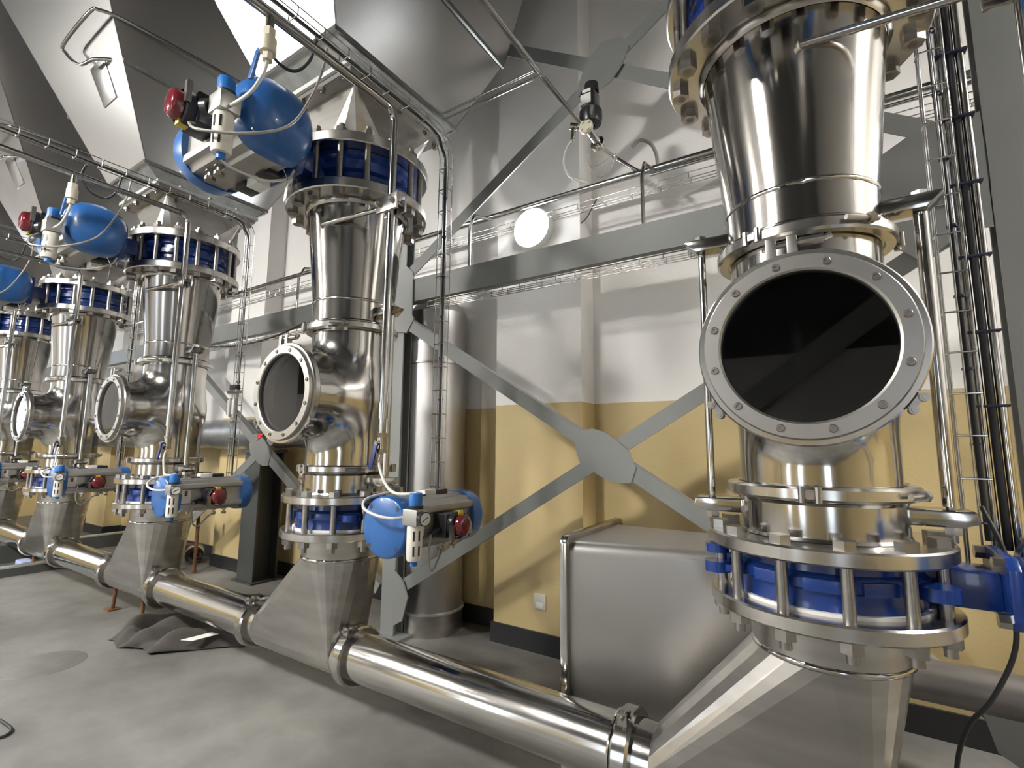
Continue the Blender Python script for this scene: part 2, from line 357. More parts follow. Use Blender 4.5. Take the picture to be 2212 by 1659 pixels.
# ------------------------------------------------------------------ one process column, built at x = 0 and copied
WH = ['nearest column', 'second column from right', 'third column from right', 'fourth column from right', 'farthest column at left']
PROTO = []
def proto(name, tmpl, cat, base, group):
    t = empty(name, tmpl, cat, base, group); PROTO.append((t, tmpl)); return t
HZ0, HZ1 = 1.457, 2.85
def hop(z): return 0.25 + 0.365 * (z - HZ0), 0.345 + 0.47 * (z - HZ0)
def hexbolt(r_stud, z_top, z_bot, r_head, head_top, head_bot, n=12):
    b = MB(); b.cyl((0, 0, z_bot), (0, 0, z_top), r_stud, n)
    for (a, c) in (head_top, head_bot): b.cyl((0, 0, a), (0, 0, c), r_head, 6)
    return b

def build_hopper():
    t = proto('hopper', 'grey sheet-steel hopper above the {w}', 'hopper', (0, 0, HZ0), 'hoppers over the columns')
    a0, b0 = hop(HZ0); a1, b1 = hop(HZ1); th = 0.006
    def panel(p0, p1, q0, q1, inn):
        i = Vector(inn) * th; vs = [Vector(p) for p in (p0, p1, q1, q0)]; vs += [v + i for v in vs]
        return MB().add(vs, [(0, 1, 2, 3), (7, 6, 5, 4), (0, 4, 5, 1), (1, 5, 6, 2), (2, 6, 7, 3), (3, 7, 4, 0)])
    zm = HZ0 + (0.545 - b0) / 0.47; am = hop(zm)[0]; bm_ = 0.545
    part(panel((-a0, -b0, HZ0), (a0, -b0, HZ0), (-a1, -b1, HZ1), (a1, -b1, HZ1), (0, 1, 0)), 'front_panel', HOPPER, t)
    part(panel((-a0, b0, HZ0), (a0, b0, HZ0), (-am, bm_, zm), (am, bm_, zm), (0, -1, 0)), 'rear_panel', HOPPER, t)
    part(panel((-am, bm_, zm), (am, bm_, zm), (-a1, bm_, HZ1), (a1, bm_, HZ1), (0, -1, 0)), 'rear_panel', HOPPER, t)
    for s in (-1, 1):
        pts_ = [Vector(p) for p in ((s * a0, -b0, HZ0), (s * a0, b0, HZ0), (s * am, bm_, zm), (s * a1, bm_, HZ1), (s * a1, -b1, HZ1))]
        p = part(MB().add(pts_ + [v - Vector((s * th, 0, 0)) for v in pts_], [(0, 1, 2, 3, 4), (9, 8, 7, 6, 5)] + [(i, i + 5, (i + 1) % 5 + 5, (i + 1) % 5) for i in range(5)]), 'side_panel', HOPPER, t)
        az, bz = hop(1.86)
        part(MB().bar((s * (az + 0.006), -bz, 1.86), (s * (az + 0.006), min(bz, bm_), 1.86), 0.012, 0.022), 'stiffener', NECK, p)
    # bottom lip
    lip = MB()
    for (x0, x1, y0, y1) in ((-a0 - 0.006, a0 + 0.006, -b0 - 0.008, -b0 + 0.004), (-a0 - 0.006, a0 + 0.006, b0 - 0.004, b0 + 0.008), (-a0 - 0.008, -a0 + 0.004, -b0, b0), (a0 - 0.004, a0 + 0.008, -b0, b0)):
        lip.box(x0, x1, y0, y1, HZ0 - 0.008, HZ0 + 0.012)
    part(lip, 'lip', HOPPER, t)
    nb = MB(); z1 = 1.385; x2, y2 = 0.215, 0.255
    ring0 = [(-a0, -b0, HZ0), (a0, -b0, HZ0), (a0, b0, HZ0), (-a0, b0, HZ0)]; ring1 = [(-x2, -y2, z1), (x2, -y2, z1), (x2, y2, z1), (-x2, y2, z1)]
    nb.add(ring0 + ring1, [(i, (i + 1) % 4, 4 + (i + 1) % 4, 4 + i) for i in range(4)] + [(4, 5, 6, 7)])
    part(nb, 'neck', NECK, t)
    part(MB().box(-0.262, 0.262, -0.285, 0.285, 1.366, 1.386), 'outlet_flange', GALV, t)
    bolt = MB().cyl((0, 0, 1.325), (0, 0, 1.405), 0.008, 8).cyl((0, 0, 1.386), (0, 0, 1.398), 0.016, 6).cyl((0, 0, 1.332), (0, 0, 1.345), 0.016, 6).mesh('bolt', BOLT, (0, 0, 1.366))
    for x in (-0.2, -0.067, 0.067, 0.2):
        for y in (-0.262, 0.262): put(bolt, 'bolt', t, (x, y, 1.366))
    for y in (-0.16, 0.0, 0.16):
        for x in (-0.24, 0.24): put(bolt, 'bolt', t, (x, y, 1.366))
    # rail bent round the front and side, and a raised hatch on the front sheet
    part(MB().tube(spline([(0.30, -0.545, 1.90), (0.22, -0.60, 1.90), (0.11, -0.62, 1.905), (0.06, -0.64, 1.93), (0.0, -0.66, 1.99), (0.02, -0.68, 2.02), (0.38, -0.68, 2.02), (0.44, -0.655, 2.02), (0.475, -0.55, 2.02), (0.52, -0.20, 2.02), (0.55, 0.10, 2.02)], 6), 0.0085, 10), 'rail', STEEL, t, ang=80)
    def onf(x, z, off): return (x, -hop(z)[1] - off, z)
    hatch = MB(); cs = [onf(0.05, 1.76, 0.006), onf(0.21, 1.76, 0.006), onf(0.235, 1.93, 0.006), onf(0.06, 1.93, 0.006)]; ct = [onf(0.065, 1.772, 0.0), onf(0.20, 1.772, 0.0)]
    hatch.add([Vector(p) for p in cs] + [Vector(p) + Vector((0, 0.008, 0)) for p in cs], [(0, 1, 2, 3), (7, 6, 5, 4), (0, 4, 5, 1), (1, 5, 6, 2), (2, 6, 7, 3), (3, 7, 4, 0)])
    part(hatch, 'hatch', HOPPER, t, bevel=0.002)
build_hopper()

def build_transition():
    t = proto('square_to_round', 'square-to-round steel chute under the hopper of {w}', 'chute', (0, 0, 1.15), 'chutes under the hoppers')
    part(MB().box(-0.25, 0.25, -0.272, 0.272, 1.345, 1.365), 'top_flange', SPOOL, t)
    sq = [(sx * 0.205, sy * 0.215, 1.346) for sx in (-1, 1) for sy in (-1, 1)]
    ci = [(0.205 * math.cos(2 * PI * (i + 0.5) / 20), 0.205 * math.sin(2 * PI * (i + 0.5) / 20), 1.15) for i in range(20)]
    part(MB().hull(sq + ci), 'chute_body', SPOOL, t, ang=3)
build_transition()

def flange(b, z0, z1, r, ri, n=72):
    c = 0.004
    return b.lathe([(ri, z0), (r - c, z0), (r, z0 + c), (r, z1 - c), (r - c, z1), (ri, z1)], n, close=True)
def build_upper_valve():
    t = proto('butterfly_valve', 'large blue butterfly valve between thick flanges at top of {w}', 'valve', (0, 0, 0.916), 'upper butterfly valves')
    part(flange(MB(), 1.105, 1.148, 0.2955, 0.10), 'upper_flange', FLANGE, t)
    part(flange(MB(), 0.914, 0.954, 0.2955, 0.10), 'lower_flange', FLANGE, t)
    p = [(0.20, 0.954), (0.236, 0.956), (0.238, 0.985), (0.226, 0.995), (0.226, 1.012), (0.243, 1.02), (0.243, 1.045), (0.226, 1.053), (0.226, 1.07), (0.238, 1.08), (0.236, 1.103), (0.20, 1.105)]
    part(MB().lathe(p, 72), 'valve_body', BLUE, t)
    nk = MB().box(-0.055, 0.055, -0.345, -0.21, 0.985, 1.075)
    part(nk, 'valve_neck', BLUE, t, bevel=0.012)
    br = MB().prism([(-0.10, 0.93), (0.10, 0.93), (0.12, 0.97), (0.12, 1.09), (0.10, 1.13), (-0.10, 1.13), (-0.12, 1.09), (-0.12, 0.97)], lambda p_, q, h: (p_, h, q), -0.372, -0.345)
    part(br, 'mounting_plate', BLUE, t, bevel=0.006)
    bolt = hexbolt(0.0125, 1.188, 0.890, 0.024, (1.148, 1.170), (0.914, 0.890)).mesh('bolt', BOLT, (0, 0, 0.914))
    for i in range(16):
        a = 2 * PI * (i + 0.5) / 16; put(bolt, 'bolt', t, (0.264 * math.cos(a), 0.264 * math.sin(a), 0.914), (0, 0, a))
build_upper_valve()

def lug(s, z, up=1):
    # folded channel lug reaching out from the wall of the pipe
    b = MB(); x0, x1 = 0.158, 0.272
    pr = [(x0, -0.017), (x1 - 0.03, -0.017), (x1, 0.010 * up + 0.004), (x1 - 0.006, 0.017), (x0, 0.017)]
    b.prism([(s * p, z + q) for p, q in pr], lambda p, q, h: (p, h, q), -0.034, 0.034)
    return b
def build_reducer():
    t = proto('reducer_cone', 'tapered stainless cone below the upper valve of {w}', 'cone', (0, 0, 0.40), 'tapered cones under the upper valves')
    part(MB().lathe([(0.209, 0.914), (0.205, 0.90), (0.166, 0.512), (0.165, 0.43), (0.172, 0.424), (0.184, 0.420), (0.184, 0.404)], 80), 'cone_wall', CONE, t, ang=25)
    part(MB().lathe([(0.203, 0.914), (0.216, 0.912), (0.217, 0.904), (0.206, 0.895)], 64), 'weld_collar', SPOOL, t, ang=80)
    wb_ = MB(); n = 96; vs = []; 
    wb_.lathe([(0.1655, 0.518), (0.1690, 0.515), (0.1690, 0.509), (0.1655, 0.506)], n)
    rr = random.Random(3); wb_.v = [(x * (1 + rr.uniform(-.004, .006)), y * (1 + rr.uniform(-.004, .006)), z + rr.uniform(-.0015, .0015)) for x, y, z in wb_.v]
    part(wb_, 'weld_bead', STEEL, t, ang=60)
    for s in (-1, 1): part(lug(s, 0.466), 'lug', STEEL, t, bevel=0.004)
build_reducer()

def ring_profile(R, zc, h):
    return [(0.166, zc - h), (R - 0.006, zc - h), (R, zc - h + 0.005), (R, zc + h - 0.005), (R - 0.006, zc + h), (0.166, zc + h)]
def build_clamp(zc, where, phi):
    t = proto('pipe_clamp', 'round steel clamp ring %s the sight tee of {w}' % where, 'clamp', (0, 0, zc - 0.016), 'clamp rings round the tees')
    part(MB().lathe(ring_profile(0.191, zc, 0.0145), 80, close=True), 'band', FLANGE, t)
    for k, (ph, nm) in enumerate(((phi, 'hinge'), (phi + 2.2, 'hinge'), (phi + 4.1, 'hinge'))):
        c, s = math.cos(ph), math.sin(ph); r = 0.196
        e = Vector((-s, c, 0)); o = Vector((c * r, s * r, zc)); b = MB()
        b.cyl(o + e * 0.014 - Vector((0, 0, 0.016)), o + e * 0.014 + Vector((0, 0, 0.016)), 0.007, 10)
        b.cyl(o - e * 0.014 - Vector((0, 0, 0.016)), o - e * 0.014 + Vector((0, 0, 0.016)), 0.007, 10)
        b.bar(o - e * 0.016, o + e * 0.016, 0.006, 0.014)
        part(b, nm, BOLT, t)
    ph = phi + 1.1
    c, s = math.cos(ph), math.sin(ph); o = Vector((c * 0.2, s * 0.2, zc)); e = Vector((-s, c, 0))
    part(MB().cyl(o - e * 0.035, o + e * 0.035, 0.006, 10).cyl(o + e * 0.012, o + e * 0.024, 0.012, 6), 'clamp_screw', BOLT, t)
build_clamp(0.402, 'above', -2.05)
build_clamp(-0.165, 'below', -1.62)

# ---- tee with a drawn, rounded branch: smooth union of two cylinders, extracted on a grid
TZ0, TZ1, TZC, TYE = -0.152, 0.389, 0.119, -0.268
def tee_sdf(p):
    x, y, z = p[..., 0], p[..., 1], p[..., 2] - TZC
    d1 = np.sqrt(x * x + y * y) - 0.1600
    d2 = np.where(y < 0, np.sqrt(x * x + z * z), np.sqrt(x * x + y * y + z * z)) - 0.1520
    k = 0.085; h = np.clip(0.5 + 0.5 * (d2 - d1) / k, 0, 1)
    return d2 * (1 - h) + d1 * h - k * h * (1 - h)
def tee_mesh():
    h = 0.0082
    xs = np.arange(-0.205, 0.206, h); ys = np.arange(TYE - h * 0.5, 0.19, h); zs = np.linspace(TZ0 - h * 0.5, TZ1 + h * 0.5, int((TZ1 - TZ0) / h) + 2)
    G = np.stack(np.meshgrid(xs, ys, zs, indexing='ij'), -1); D = tee_sdf(G); S = D < 0
    nx, ny, nz = D.shape
    cnt = sum(S[i:nx - 1 + i, j:ny - 1 + j, k:nz - 1 + k].astype(int) for i in (0, 1) for j in (0, 1) for k in (0, 1))
    act = (cnt > 0) & (cnt < 8); ids = -np.ones(act.shape, int); ids[act] = np.arange(act.sum())
    ii, jj, kk = np.nonzero(act); hz = zs[1] - zs[0]
    V = np.stack([xs[ii] + h / 2, ys[jj] + h / 2, zs[kk] + hz / 2], -1)
    def grad(V):
        e = 1e-4; g = np.zeros_like(V)
        for a in range(3):
            q = V.copy(); q[:, a] += e; r = V.copy(); r[:, a] -= e; g[:, a] = (tee_sdf(q) - tee_sdf(r)) / (2 * e)
        return g
    lowz = kk == 0; hiz = kk == nz - 2; fy = jj == 0
    for _ in range(8):
        g = grad(V); g[lowz | hiz, 2] = 0; g[fy, 1] = 0
        V = V - g * (tee_sdf(V) / np.maximum((g * g).sum(-1), 0.2))[:, None]
    F = []
    for ax in range(3):
        A = np.moveaxis(S, ax, 0); I = np.moveaxis(ids, ax, 0)
        ch = A[:-1] != A[1:]; ch = ch[:, 1:-1, 1:-1]; a, b, c = np.nonzero(ch)
        q = np.stack([I[a, b, c], I[a, b + 1, c], I[a, b + 1, c + 1], I[a, b, c + 1]], -1)
        F.append(q)
    F = np.concatenate(F); F = F[(F >= 0).all(1)]
    N = grad(V); N /= np.linalg.norm(N, axis=1)[:, None]
    P = V[F]; fn = np.cross(P[:, 1] - P[:, 0], P[:, 2] - P[:, 0]); fl = (fn * N[F[:, 0]]).sum(1) < 0
    F[fl] = F[fl][:, ::-1]
    Vi = V - N * 0.006
    me = bpy.data.meshes.new('tee_body'); n0 = len(V)
    me.from_pydata(np.concatenate([V, Vi]).tolist(), [], F.tolist() + (F[:, ::-1] + n0).tolist())
    me.shade_smooth(); me.materials.append(STEEL); me.materials.append(LINING)
    me.polygons.foreach_set('material_index', [0] * len(F) + [1] * len(F)); return me
def build_tee():
    t = proto('sight_tee', 'polished steel tee with round sight glass on the {w}', 'pipe tee', (0, 0, -0.16), 'tees with sight glasses')
    me = tee_mesh(); o = bpy.data.objects.new('tee_body', me); COL.objects.link(o); o.parent = t; o.location = (0, 0, 0.16); BASE[o.name] = Vector((0, 0, 0))
    for z0, z1 in ((-0.152, -0.163), (0.389, 0.400)):
        part(MB().lathe([(0.1590, z0), (0.166, z0 + (z1 - z0) * 0.2), (0.184, z0 + (z1 - z0) * 0.6), (0.184, z1), (0.15, z1)], 64), 'ferrule', STEEL, t)
    c = (0, 0, TZC); ax = (0, -1, 0)
    part(MB().lathe([(0.150, 0.266), (0.158, 0.268), (0.176, 0.273), (0.176, 0.284), (0.140, 0.284)], 72, c, ax), 'branch_ferrule', STEEL, t)
    part(MB().lathe([(0.150, 0.276), (0.186, 0.276), (0.189, 0.280), (0.189, 0.297), (0.186, 0.301), (0.177, 0.301), (0.177, 0.29), (0.15, 0.29)], 96, c, ax, close=True), 'clamp_band', FLANGE, t)
    fr = part(MB().lathe([(0.144, 0.288), (0.176, 0.288), (0.1765, 0.310), (0.174, 0.314), (0.148, 0.314), (0.144, 0.311)], 96, c, ax, close=True), 'sight_frame', FRAME, t)
    scr = MB().lathe([(0.0001, 0.0015), (0.0035, 0.0015), (0.0035, 0.004), (0.0062, 0.004), (0.0075, 0.0025), (0.0075, -0.002)], 14, (0, 0, 0), (0, -1, 0)).mesh('screw', BOLTD, (0, 0, 0))
    for i in range(12):
        a = 2 * PI * (i + 0.45) / 12; put(scr, 'screw', fr, (0.1605 * math.cos(a), -0.3135, TZC + 0.1605 * math.sin(a)))
    part(MB().lathe([(0.0001, 0.302), (0.1455, 0.302), (0.1455, 0.292), (0.0001, 0.292)], 64, c, ax), 'sight_glass', GLASS, t)
    # split-clamp lugs of the sight-glass band and the closing bolt on top
    for a, s in ((-0.62, 1), (-2.52, -1)):
        r = 0.194; o = Vector((r * math.cos(a), -0.290, TZC + r * math.sin(a))); e = Vector((-math.sin(a), 0, math.cos(a))); n_ = Vector((math.cos(a), 0, math.sin(a)))
        b = MB()
        for q in (-1, 1):
            b.cyl(o + e * q * 0.013 + n_ * 0.004 + Vector((0, -0.014, 0)), o + e * q * 0.013 + n_ * 0.004 + Vector((0, 0.012, 0)), 0.0075, 12)
            b.cyl(o + e * q * 0.013 + n_ * 0.004 + Vector((0, -0.0165, 0)), o + e * q * 0.013 + n_ * 0.004 + Vector((0, -0.014, 0)), 0.0045, 10)
        b.bar(o - e * 0.015, o + e * 0.015, 0.010, 0.018, up=(0, 1, 0))
        part(b, 'clamp_hinge', BOLT, t)
    tb = MB()
    for x in (-0.045, -0.008): tb.box(x - 0.009, x + 0.009, -0.300, -0.278, TZC + 0.176, TZC + 0.222)
    part(tb, 'clamp_ear', FRAME, t, bevel=0.002)
    part(MB().cyl((-0.058, -0.289, TZC + 0.208), (0.035, -0.289, TZC + 0.208), 0.006, 12).cyl((0.005, -0.289, TZC + 0.208), (0.045, -0.289, TZC + 0.208), 0.0095, 12).cyl((0.045, -0.289, TZC + 0.208), (0.058, -0.289, TZC + 0.212), 0.006, 8), 'clamp_bolt', BOLT, t)
build_tee()

def build_spool():
    t = proto('short_spool', 'short steel pipe spool above the lower valve of {w}', 'pipe spool', (0, 0, -0.263), 'short spools above the lower valves')
    part(MB().lathe([(0.15, -0.168), (0.184, -0.168), (0.184, -0.180), (0.170, -0.184), (0.1655, -0.190), (0.1655, -0.255), (0.169, -0.262), (0.15, -0.263)], 80), 'spool_wall', STEEL, t, ang=25)
    for s in (-1, 1): part(lug(s, -0.212, -1), 'lug', STEEL, t, bevel=0.004)
build_spool()

def build_tie_rods():
    for s, nm in ((-1, 'left'), (1, 'right')):
        t = proto('tie_rod', nm + '-hand vertical tie rod beside the tee of {w}', 'rod', (s * 0.232, 0, -0.262), 'tie rods beside the tees')
        r = 0.0095 if s < 0 else 0.0135
        part(MB().cyl((s * 0.232, 0, -0.262), (s * 0.232, 0, 0.50), 0.008, 12), 'threaded_rod', BOLT, t)
        part(MB().cyl((s * 0.232, 0, -0.19), (s * 0.232, 0, 0.448), r, 16), 'rod_sleeve', STEEL, t)
        for z0, z1 in ((-0.246, -0.229), (0.483, 0.499)): part(MB().cyl((s * 0.232, 0, z0), (s * 0.232, 0, z1), 0.016, 6), 'nut', FLANGE, t)
build_tie_rods()

def build_lower_valve():
    t = proto('butterfly_valve', 'blue butterfly valve bolted between flanges at bottom of {w}', 'valve', (0, 0, -0.426), 'lower butterfly valves')
    part(flange(MB(), -0.294, -0.263, 0.238, 0.10), 'upper_flange', FLANGE, t)
    part(flange(MB(), -0.426, -0.395, 0.238, 0.10), 'lower_flange', FLANGE, t)
    p = [(0.16, -0.294), (0.176, -0.296), (0.178, -0.318), (0.184, -0.322), (0.190, -0.330), (0.190, -0.348), (0.183, -0.353), (0.181, -0.372), (0.184, -0.388), (0.16, -0.390)]
    part(MB().lathe(p, 72), 'valve_body', BLUE, t)
    rib = MB().add([Vector((rr * math.cos(da), rr * math.sin(da), z)) for z in (-0.013, 0.013) for rr in (0.186, 0.1955) for da in (-0.17, 0.17)],
               [(0, 2, 3, 1), (4, 5, 7, 6), (0, 1, 5, 4), (2, 6, 7, 3), (0, 4, 6, 2), (1, 3, 7, 5)]).mesh('valve_rib', BLUE, bevel=0.003)
    for i in range(12): put(rib, 'valve_rib', t, (0, 0, -0.339), (0, 0, 2 * PI * i / 12))
    part(MB().lathe([(0.16, -0.3955), (0.193, -0.3955), (0.193, -0.388), (0.16, -0.388)], 72), 'gasket', GASKET, t)
    nk = MB().box(0.17, 0.290, -0.045, 0.045, -0.380, -0.304)
    part(nk, 'valve_neck', BLUE, t, bevel=0.012)
    for y in (-0.115, 0.115): part(MB().cyl((0.185, y, -0.352), (0.185, y, -0.328), 0.034, 20), 'valve_ear', BLUE, t)
    for y in (-0.07, 0.07):
        part(MB().cyl((-0.212, y, -0.362), (-0.212, y, -0.338), 0.030, 20).cyl((-0.212, y, -0.318), (-0.212, y, -0.298), 0.026, 20).box(-0.212, -0.16, y - 0.022, y + 0.022, -0.358, -0.342), 'valve_ear', BLUE, t)
    pl = MB().prism([(-0.075, -0.40), (0.075, -0.40), (0.095, -0.38), (0.095, -0.29), (0.075, -0.27), (-0.075, -0.27), (-0.095, -0.29), (-0.095, -0.38)], lambda p_, q, h: (h, p_, q), 0.288, 0.308)
    part(pl, 'mounting_plate', BLUE, t, bevel=0.005)
    for y in (-0.07, 0.07):
        for z in (-0.385, -0.285): part(MB().cyl((0.272, y, z), (0.289, y, z), 0.014, 6), 'mount_bolt', BOLT, t)
    part(MB().box(0.307, 0.372, -0.06, 0.06, -0.39, -0.286), 'spacer_bracket', BLUE, t, bevel=0.008)
    bolt = hexbolt(0.0115, -0.246, -0.466, 0.0215, (-0.263, -0.245), (-0.426, -0.448)).mesh('bolt', BOLT, (0, 0, -0.426))
    for i in range(12):
        a = 2 * PI * (i + 0.38) / 12; put(bolt, 'bolt', t, (0.212 * math.cos(a), 0.212 * math.sin(a), -0.426), (0, 0, a * 1.7))
build_lower_valve()

PZ, PR = -0.872, 0.085       # header pipe height and radius
XLk = [-0.452, -0.535, -0.545, -0.545, -0.545]; XRc = 0.105     # ends of the branch pieces
def build_branch(k):
    X = ST[k]; XLc = XLk[k]; wd = WH[k]
    t = empty('branch_spool', 'pointed steel branch piece joining %s to the header pipe' % wd, 'pipe branch', (X, 0, PZ - PR), 'branch pieces on the header pipe')
    part(MB().lathe([(0.12, -0.426), (0.1555, -0.426), (0.152, -0.432), (0.152, -0.512)], 72, (X, 0, 0)), 'neck', SPOOL, t)
    ci = [(X + 0.1505 * math.cos(2 * PI * (i + 0.5) / 26), 0.1505 * math.sin(2 * PI * (i + 0.5) / 26), -0.508) for i in range(26)]
    pp = [(X + x, (PR + 0.002) * math.cos(2 * PI * (i + 0.5) / 18), PZ + (PR + 0.002) * math.sin(2 * PI * (i + 0.5) / 18)) for x in (XLc + 0.06, 0.055) for i in range(18)]
    part(MB().hull(ci + pp), 'branch_body', SPOOL, t, ang=4)
    part(MB().lathe([(0.1515, -0.516), (0.1555, -0.512), (0.1555, -0.506), (0.1515, -0.502)], 72, (X, 0, 0)), 'weld_bead', STEEL, t, ang=80)
    part(MB().cyl((X + XLc, 0, PZ), (X + XRc, 0, PZ), PR, 48, caps=False), 'pipe_stub', STEEL, t)
    for x, nm in ((X + XLc - 0.012, 'left'), (X + XRc + 0.012, 'right')):
        t = empty('pipe_coupling', 'round clamp coupling on header pipe, %s of %s branch' % (nm, wd), 'coupling', (x, 0, PZ - 0.105), 'couplings on the header pipe')
        part(MB().lathe([(PR - 0.005, -0.024), (0.100, -0.024), (0.107, -0.017), (0.107, 0.017), (0.100, 0.024), (PR - 0.005, 0.024)], 56, (x, 0, PZ), (1, 0, 0), close=True), 'band', STEEL, t)
        part(MB().lathe([(PR - 0.004, -0.034), (0.094, -0.034), (0.096, -0.028), (PR - 0.004, -0.024)], 56, (x, 0, PZ), (1, 0, 0), close=True), 'ferrule', STEEL, t)
        b = MB()
        for q in (-1, 1): b.box(x - 0.013, x + 0.013, -0.045 + q * 0.012 - 0.005, -0.045 + q * 0.012 + 0.005, PZ + 0.088, PZ + 0.116)
        b.cyl((x, -0.075, PZ + 0.106), (x, -0.012, PZ + 0.106), 0.005, 10)
        part(b, 'clamp_bolt', BOLT, t)
for k in range(5): build_branch(k)

# ---- pneumatic actuators (local frame: stem comes from -x, indicator on +x, axis along y, solenoid on +z)
def build_actuator(nm, tmpl, scale, dome, group):
    t = proto('pneumatic_actuator', tmpl, 'actuator', (0, 0, 0), group)
    h = 0.085
    pr = [(-h, -0.055), (-h, 0.055), (-0.06, 0.078), (-0.034, 0.078), (-0.03, 0.088), (0.03, 0.088), (0.034, 0.078), (0.060, 0.078), (0.070, 0.062), (h, 0.060), (h, 0.040), (0.076, 0.034), (0.076, -0.034), (h, -0.040), (h, -0.060), (0.070, -0.062), (0.06, -0.078), (-0.06, -0.078)]
    part(MB().prism(pr, lambda p, q, y: (p, y, q), -0.155, 0.155), 'actuator_body', ALU, t, bevel=0.0025)
    for s in (-1, 1):
        b = MB(); n = 40; rc = 0.089 if s < 0 else 0.084
        def ringp(y, k, pw):
            out = []
            for i in range(n):
                a = 2 * PI * i / n; c, s_ = math.cos(a), math.sin(a); e = 2.0 / pw
                out.append((rc * k * math.copysign(abs(c) ** e, c), s * y, rc * k * math.copysign(abs(s_) ** e, s_)))
            return out
        if dome and s < 0: prof = [(0.155, 1.05, 3.2), (0.19, 1.05, 2.7), (0.212, 1.0, 2.5), (0.232, 0.82, 2.3), (0.246, 0.58, 2.1), (0.252, 0.30, 2.0)]
        else: prof = [(0.155, 1.10, 2.5), (0.200, 1.13, 2.15), (0.2085, 1.11, 2.1), (0.2125, 1.05, 2.1)]
        for y, k, pw in prof: b.v += ringp(y, k, pw)
        for k in range(len(prof) - 1):
            for i in range(n): b.f.append((k * n + i, k * n + (i + 1) % n, (k + 1) * n + (i + 1) % n, (k + 1) * n + i))
        b.f.append(tuple(range((len(prof) - 1) * n, len(prof) * n))); b.f.append(tuple(range(n)))
        cp = part(b, 'end_cap', ABLUE, t, ang=50)
        for cx, cz in ((-0.062, -0.062), (0.062, -0.062), (-0.062, 0.062), (0.062, 0.062)):
            part(MB().cyl((cx, s * 0.196, cz), (cx, s * 0.2125, cz), 0.009, 10), 'cap_screw', BOLT, cp)
    # switch box with a red indicator dome
    sb = part(MB().box(0.080, 0.135, -0.058, 0.042, -0.045, 0.035), 'switch_box', BLACK, t, bevel=0.006)
    part(MB().lathe([(0.048, 0.0), (0.048, 0.018), (0.044, 0.022)], 24, (0.135, -0.008, -0.004), (1, 0, 0)), 'dome_collar', BLACK, sb)
    part(MB().lathe([(0.037, 0.018), (0.037, 0.036), (0.033, 0.044), (0.02, 0.048), (0.0001, 0.049)], 24, (0.135, -0.008, -0.004), (1, 0, 0)), 'indicator_dome', RED, sb, ang=60)
    part(MB().box(0.136, 0.160, -0.020, 0.004, 0.028, 0.044), 'indicator_window', YELLOW, sb, bevel=0.002)
    part(MB().cyl((0.105, -0.062, -0.018), (0.105, -0.098, -0.03), 0.011, 12), 'cable_gland', BLACK, sb)
    part(MB().box(0.150, 0.162, -0.060, -0.045, -0.055, 0.0), 'switch_bracket', BOLT, sb)
    ox = -0.045 if dome else 0.0
    so = part(MB().box(ox - 0.025, ox + 0.015, -0.035, 0.025, 0.076, 0.108), 'solenoid_coil', LABELW, t, bevel=0.003)
    part(MB().box(ox - 0.03, ox + 0.02, 0.025, 0.085, 0.080, 0.106), 'solenoid_plug', BLACK, so, bevel=0.006)
    part(MB().box(ox - 0.03, ox + 0.02, -0.085, -0.035, 0.076, 0.094), 'solenoid_base', BLACK, so, bevel=0.003)
    sz = 1 if dome else -1
    for y in (0.03, 0.085): part(MB().cyl((0.04, y, sz * 0.076), (0.04, y, sz * 0.098), 0.0065, 8).cyl((0.04, y, sz * 0.098), (0.04, y, sz * 0.108), 0.013, 6).cyl((0.04, y, sz * 0.076), (0.04, y, sz * 0.085), 0.013, 6), 'stop_screw', BOLT, t)
    lb = part(MB().box(0.0755, 0.0785, -0.150, -0.105, -0.034, 0.032), 'rating_plate', LABELW, t)
    part(MB().box(0.0780, 0.0792, -0.134, -0.121, 0.002, 0.028), 'plate_print', RUST, lb)
    return t
LA = build_actuator('lower', 'grey actuator with blue caps on the lower valve of {w}', 1.0, False, 'lower valve actuators')
LA.location = (0.452, 0.008, -0.338)
UA = build_actuator('upper', 'big grey actuator with domed blue cap on upper valve of {w}', 1.38, True, 'upper valve actuators')
UA.location = (-0.055, -0.492, 1.03)
# stem axis -> -y, axis cap -y' -> +x, solenoid -> down
UA.rotation_euler = Matrix(((0, -1, 0), (-1, 0, 0), (0, 0, -1))).to_euler()
UA.scale = (1.36, 1.15, 1.36)

